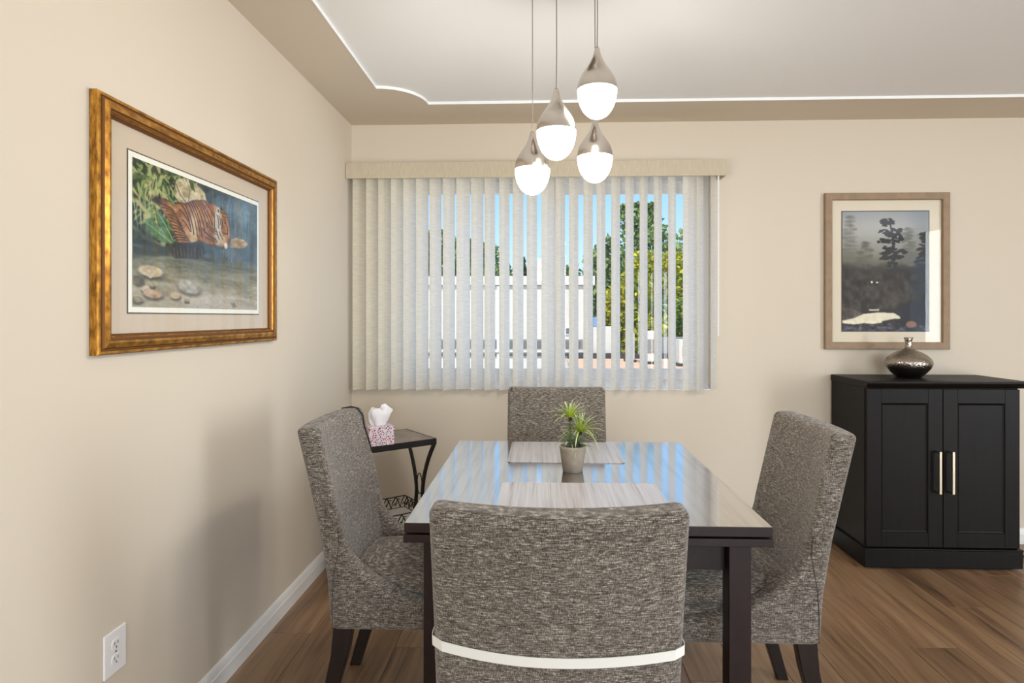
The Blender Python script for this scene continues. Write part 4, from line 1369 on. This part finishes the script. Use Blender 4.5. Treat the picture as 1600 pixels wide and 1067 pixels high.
bB = thing('building', 'low building with a tan gravel roof right of the white one', 'building', (5.0, 12.0, GZ))
def wB(x0, x1, y0, y1, z0, z1): return box(x0 - 5.0, x1 - 5.0, y0 - 12.0, y1 - 12.0, z0 - GZ, z1 - GZ)
O('wall', wB(0.9, 14.0, 9.0, 21.6, GZ, -0.22), M_stucco, bB, smooth=False)
O('roof', wB(0.85, 14.1, 8.9, 21.6, -0.22, -0.16), M_gravel, bB, smooth=False)
O('parapet', wB(0.9, 14.0, 21.6, 21.85, -0.2, 0.02), M_darkstrip, bB, smooth=False)
O('penthouse_wall', wB(1.82, 2.75, 21.9, 24.0, -1.0, 0.94), M_stucco, bB, smooth=False)
O('blue_panel', wB(1.82, 2.12, 21.95, 22.3, 0.96, 1.30), M_blue, bB, smooth=False)
O('rear_parapet', wB(3.6, 14.0, 22.0, 22.4, -0.2, 0.58), M_grey, bB, smooth=False)
for (xa, xb, ya, zb, lab) in ((2.76, 2.98, 20.2, 0.78, 'slim white rooftop unit next to the penthouse wall'), (3.15, 3.62, 19.4, 0.86, 'white rooftop unit with a dark vent on the tan roof'), (4.05, 4.52, 18.6, 0.62, 'white rooftop unit furthest right on the tan roof')):
    h = thing('rooftop_unit', lab, 'rooftop unit', ((xa + xb) / 2, ya, -0.16), group='rooftop units on the tan roof')
    w2 = (xb - xa) / 2
    O('housing', box(-w2, w2, -0.3, 0.3, 0.08, zb + 0.16), M_stucco, h, smooth=False, bevel=0.01)
    O('grille', box(-w2 * 0.6, w2 * 0.6, -0.32, -0.30, 0.35 * (zb + 0.16), 0.75 * (zb + 0.16)), M_grey, h, smooth=False)
    O('curb', box(-w2 - 0.05, w2 + 0.05, -0.35, 0.35, 0.0, 0.08), M_darkstrip, h, smooth=False)

M_fol = vcol_mat('tree_foliage', rough=0.7, spec=0.2, translucent=0.3)
def tree(name, label, x, y, ztop, zlow, rad, n, cols, leaf, seed, shape='round'):
    r = np.random.RandomState(seed)
    t = thing(name, label, 'tree', (x, y, GZ), group='trees beyond the buildings')
    zc = (ztop + zlow) / 2 - GZ
    hz = (ztop - zlow) / 2
    O('trunk', tube([(0, 0, 0), (0.1, 0.05, zc * 0.6), (0, 0, zc + hz * 0.5)], [0.16, 0.11, 0.03], 8), M_bark, t)
    k = 9 if shape == 'round' else 1
    ctr = r.randn(k, 3) * np.array((rad * 0.42, rad * 0.42, hz * 0.42)) if shape == 'round' else np.zeros((1, 3))
    V, Fc, C = [], [], []
    for i in range(n):
        if shape == 'round':
            c = ctr[r.randint(k)]
            d = r.randn(3)
            d /= np.linalg.norm(d)
            p = c + d * np.array((rad * 0.55, rad * 0.55, hz * 0.5)) * r.uniform(0.6, 1.05)
            p[2] = min(max(p[2], -hz), hz)
        else:
            q = r.rand() ** 0.7
            a = r.rand() * 6.283
            rr = rad * q * (0.65 + 0.35 * math.sin(q * 40)) * r.uniform(0.55, 1.0)
            p = np.array((rr * math.cos(a), rr * math.sin(a), hz - 2 * hz * q))
        s = leaf * r.uniform(0.6, 1.3)
        a1 = r.randn(3)
        a1 /= np.linalg.norm(a1)
        a2 = np.cross(a1, r.randn(3))
        a2 /= np.linalg.norm(a2)
        p = p + np.array((0, 0, zc))
        n0 = len(V)
        V += [tuple(p - a1 * s), tuple(p + a2 * s * 0.6), tuple(p + a1 * s), tuple(p - a2 * s * 0.6)]
        Fc.append((n0, n0 + 1, n0 + 2, n0 + 3))
        cc = np.array(cols[r.randint(len(cols))]) * r.uniform(0.8, 1.15)
        C += [lin(*np.clip(cc, 0, 255))] * 4
    me = bpy.data.meshes.new('foliage')
    me.from_pydata(V, [], Fc)
    at = me.color_attributes.new('paint', 'FLOAT_COLOR', 'POINT')
    at.data.foreach_set('color', np.array(C, np.float32).ravel())
    me.materials.append(M_fol)
    o = bpy.data.objects.new('foliage', me)
    COL.objects.link(o)
    o.parent = t
    return t
G1 = [(122, 146, 84), (146, 166, 100), (96, 120, 68), (164, 180, 112)]
G2 = [(206, 196, 62), (222, 208, 72), (176, 176, 64), (140, 152, 60)]
G3 = [(84, 112, 84), (104, 132, 92), (68, 92, 70)]
def tr(name, label, x, y, ztop, zlow, rad, n, cols, leaf, seed, y2, shape='round'):
    k = y2 / y
    zt, zl = 1.281 + (ztop - 1.281) * k, 1.281 + (zlow - 1.281) * k
    tree(name, label, x * k, y2, zt, max(zl, GZ + 0.5), rad * k, n, cols, leaf * k, seed, shape)
tr('green_tree', 'tall green tree at the right edge of the window view', 8.0, 31.0, 6.2, -1.5, 2.2, 8500, G1, 0.16, 1, 32.0)
tr('green_tree', 'tallest green tree behind the yellow-green one', 5.7, 31.5, 7.0, -1.0, 2.0, 8500, G1, 0.16, 2, 38.5)
tr('green_tree', 'green tree left of the tallest one, above the low white wall', 3.5, 30.5, 5.6, -1.0, 1.6, 7500, G1, 0.16, 3, 46.0)
tr('yellow_tree', 'yellow-green tree in front of the tall green trees', 4.0, 25.5, 3.9, -0.6, 1.5, 6500, G2, 0.13, 4, 26.0)
tr('yellow_tree', 'lighter green tree at the right, beside the yellow-green one', 6.6, 26.5, 3.2, -0.8, 1.2, 5000, [(150, 170, 70), (120, 150, 66), (170, 180, 80)], 0.13, 5, 29.3)
tr('conifer', 'small dark conifer showing over the white building', -1.2, 40.0, 5.2, 0.5, 1.1, 1800, G3, 0.16, 6, 34.0, 'cone')
tr('conifer', 'small conifer between the white building and the green trees', 1.9, 38.0, 4.6, 0.3, 1.1, 1800, G3, 0.16, 7, 40.0, 'cone')
tr('far_tree', 'green tree over the white building, furthest left', -7.2, 39.0, 6.6, 0.5, 1.8, 4500, G1, 0.17, 8, 37.0)
tr('far_tree', 'green tree over the white building, second from the left', -4.9, 39.5, 6.3, 0.5, 1.6, 4500, G1, 0.17, 9, 45.0)
tr('far_tree', 'green tree over the white building, next to the small conifer', -2.9, 39.0, 5.9, 0.5, 1.5, 4500, G1, 0.17, 10, 52.0)
tr('far_tree', 'low green tree just right of the white building roof', 1.2, 36.0, 4.3, 0.0, 1.2, 3000, G1, 0.17, 12, 56.0)
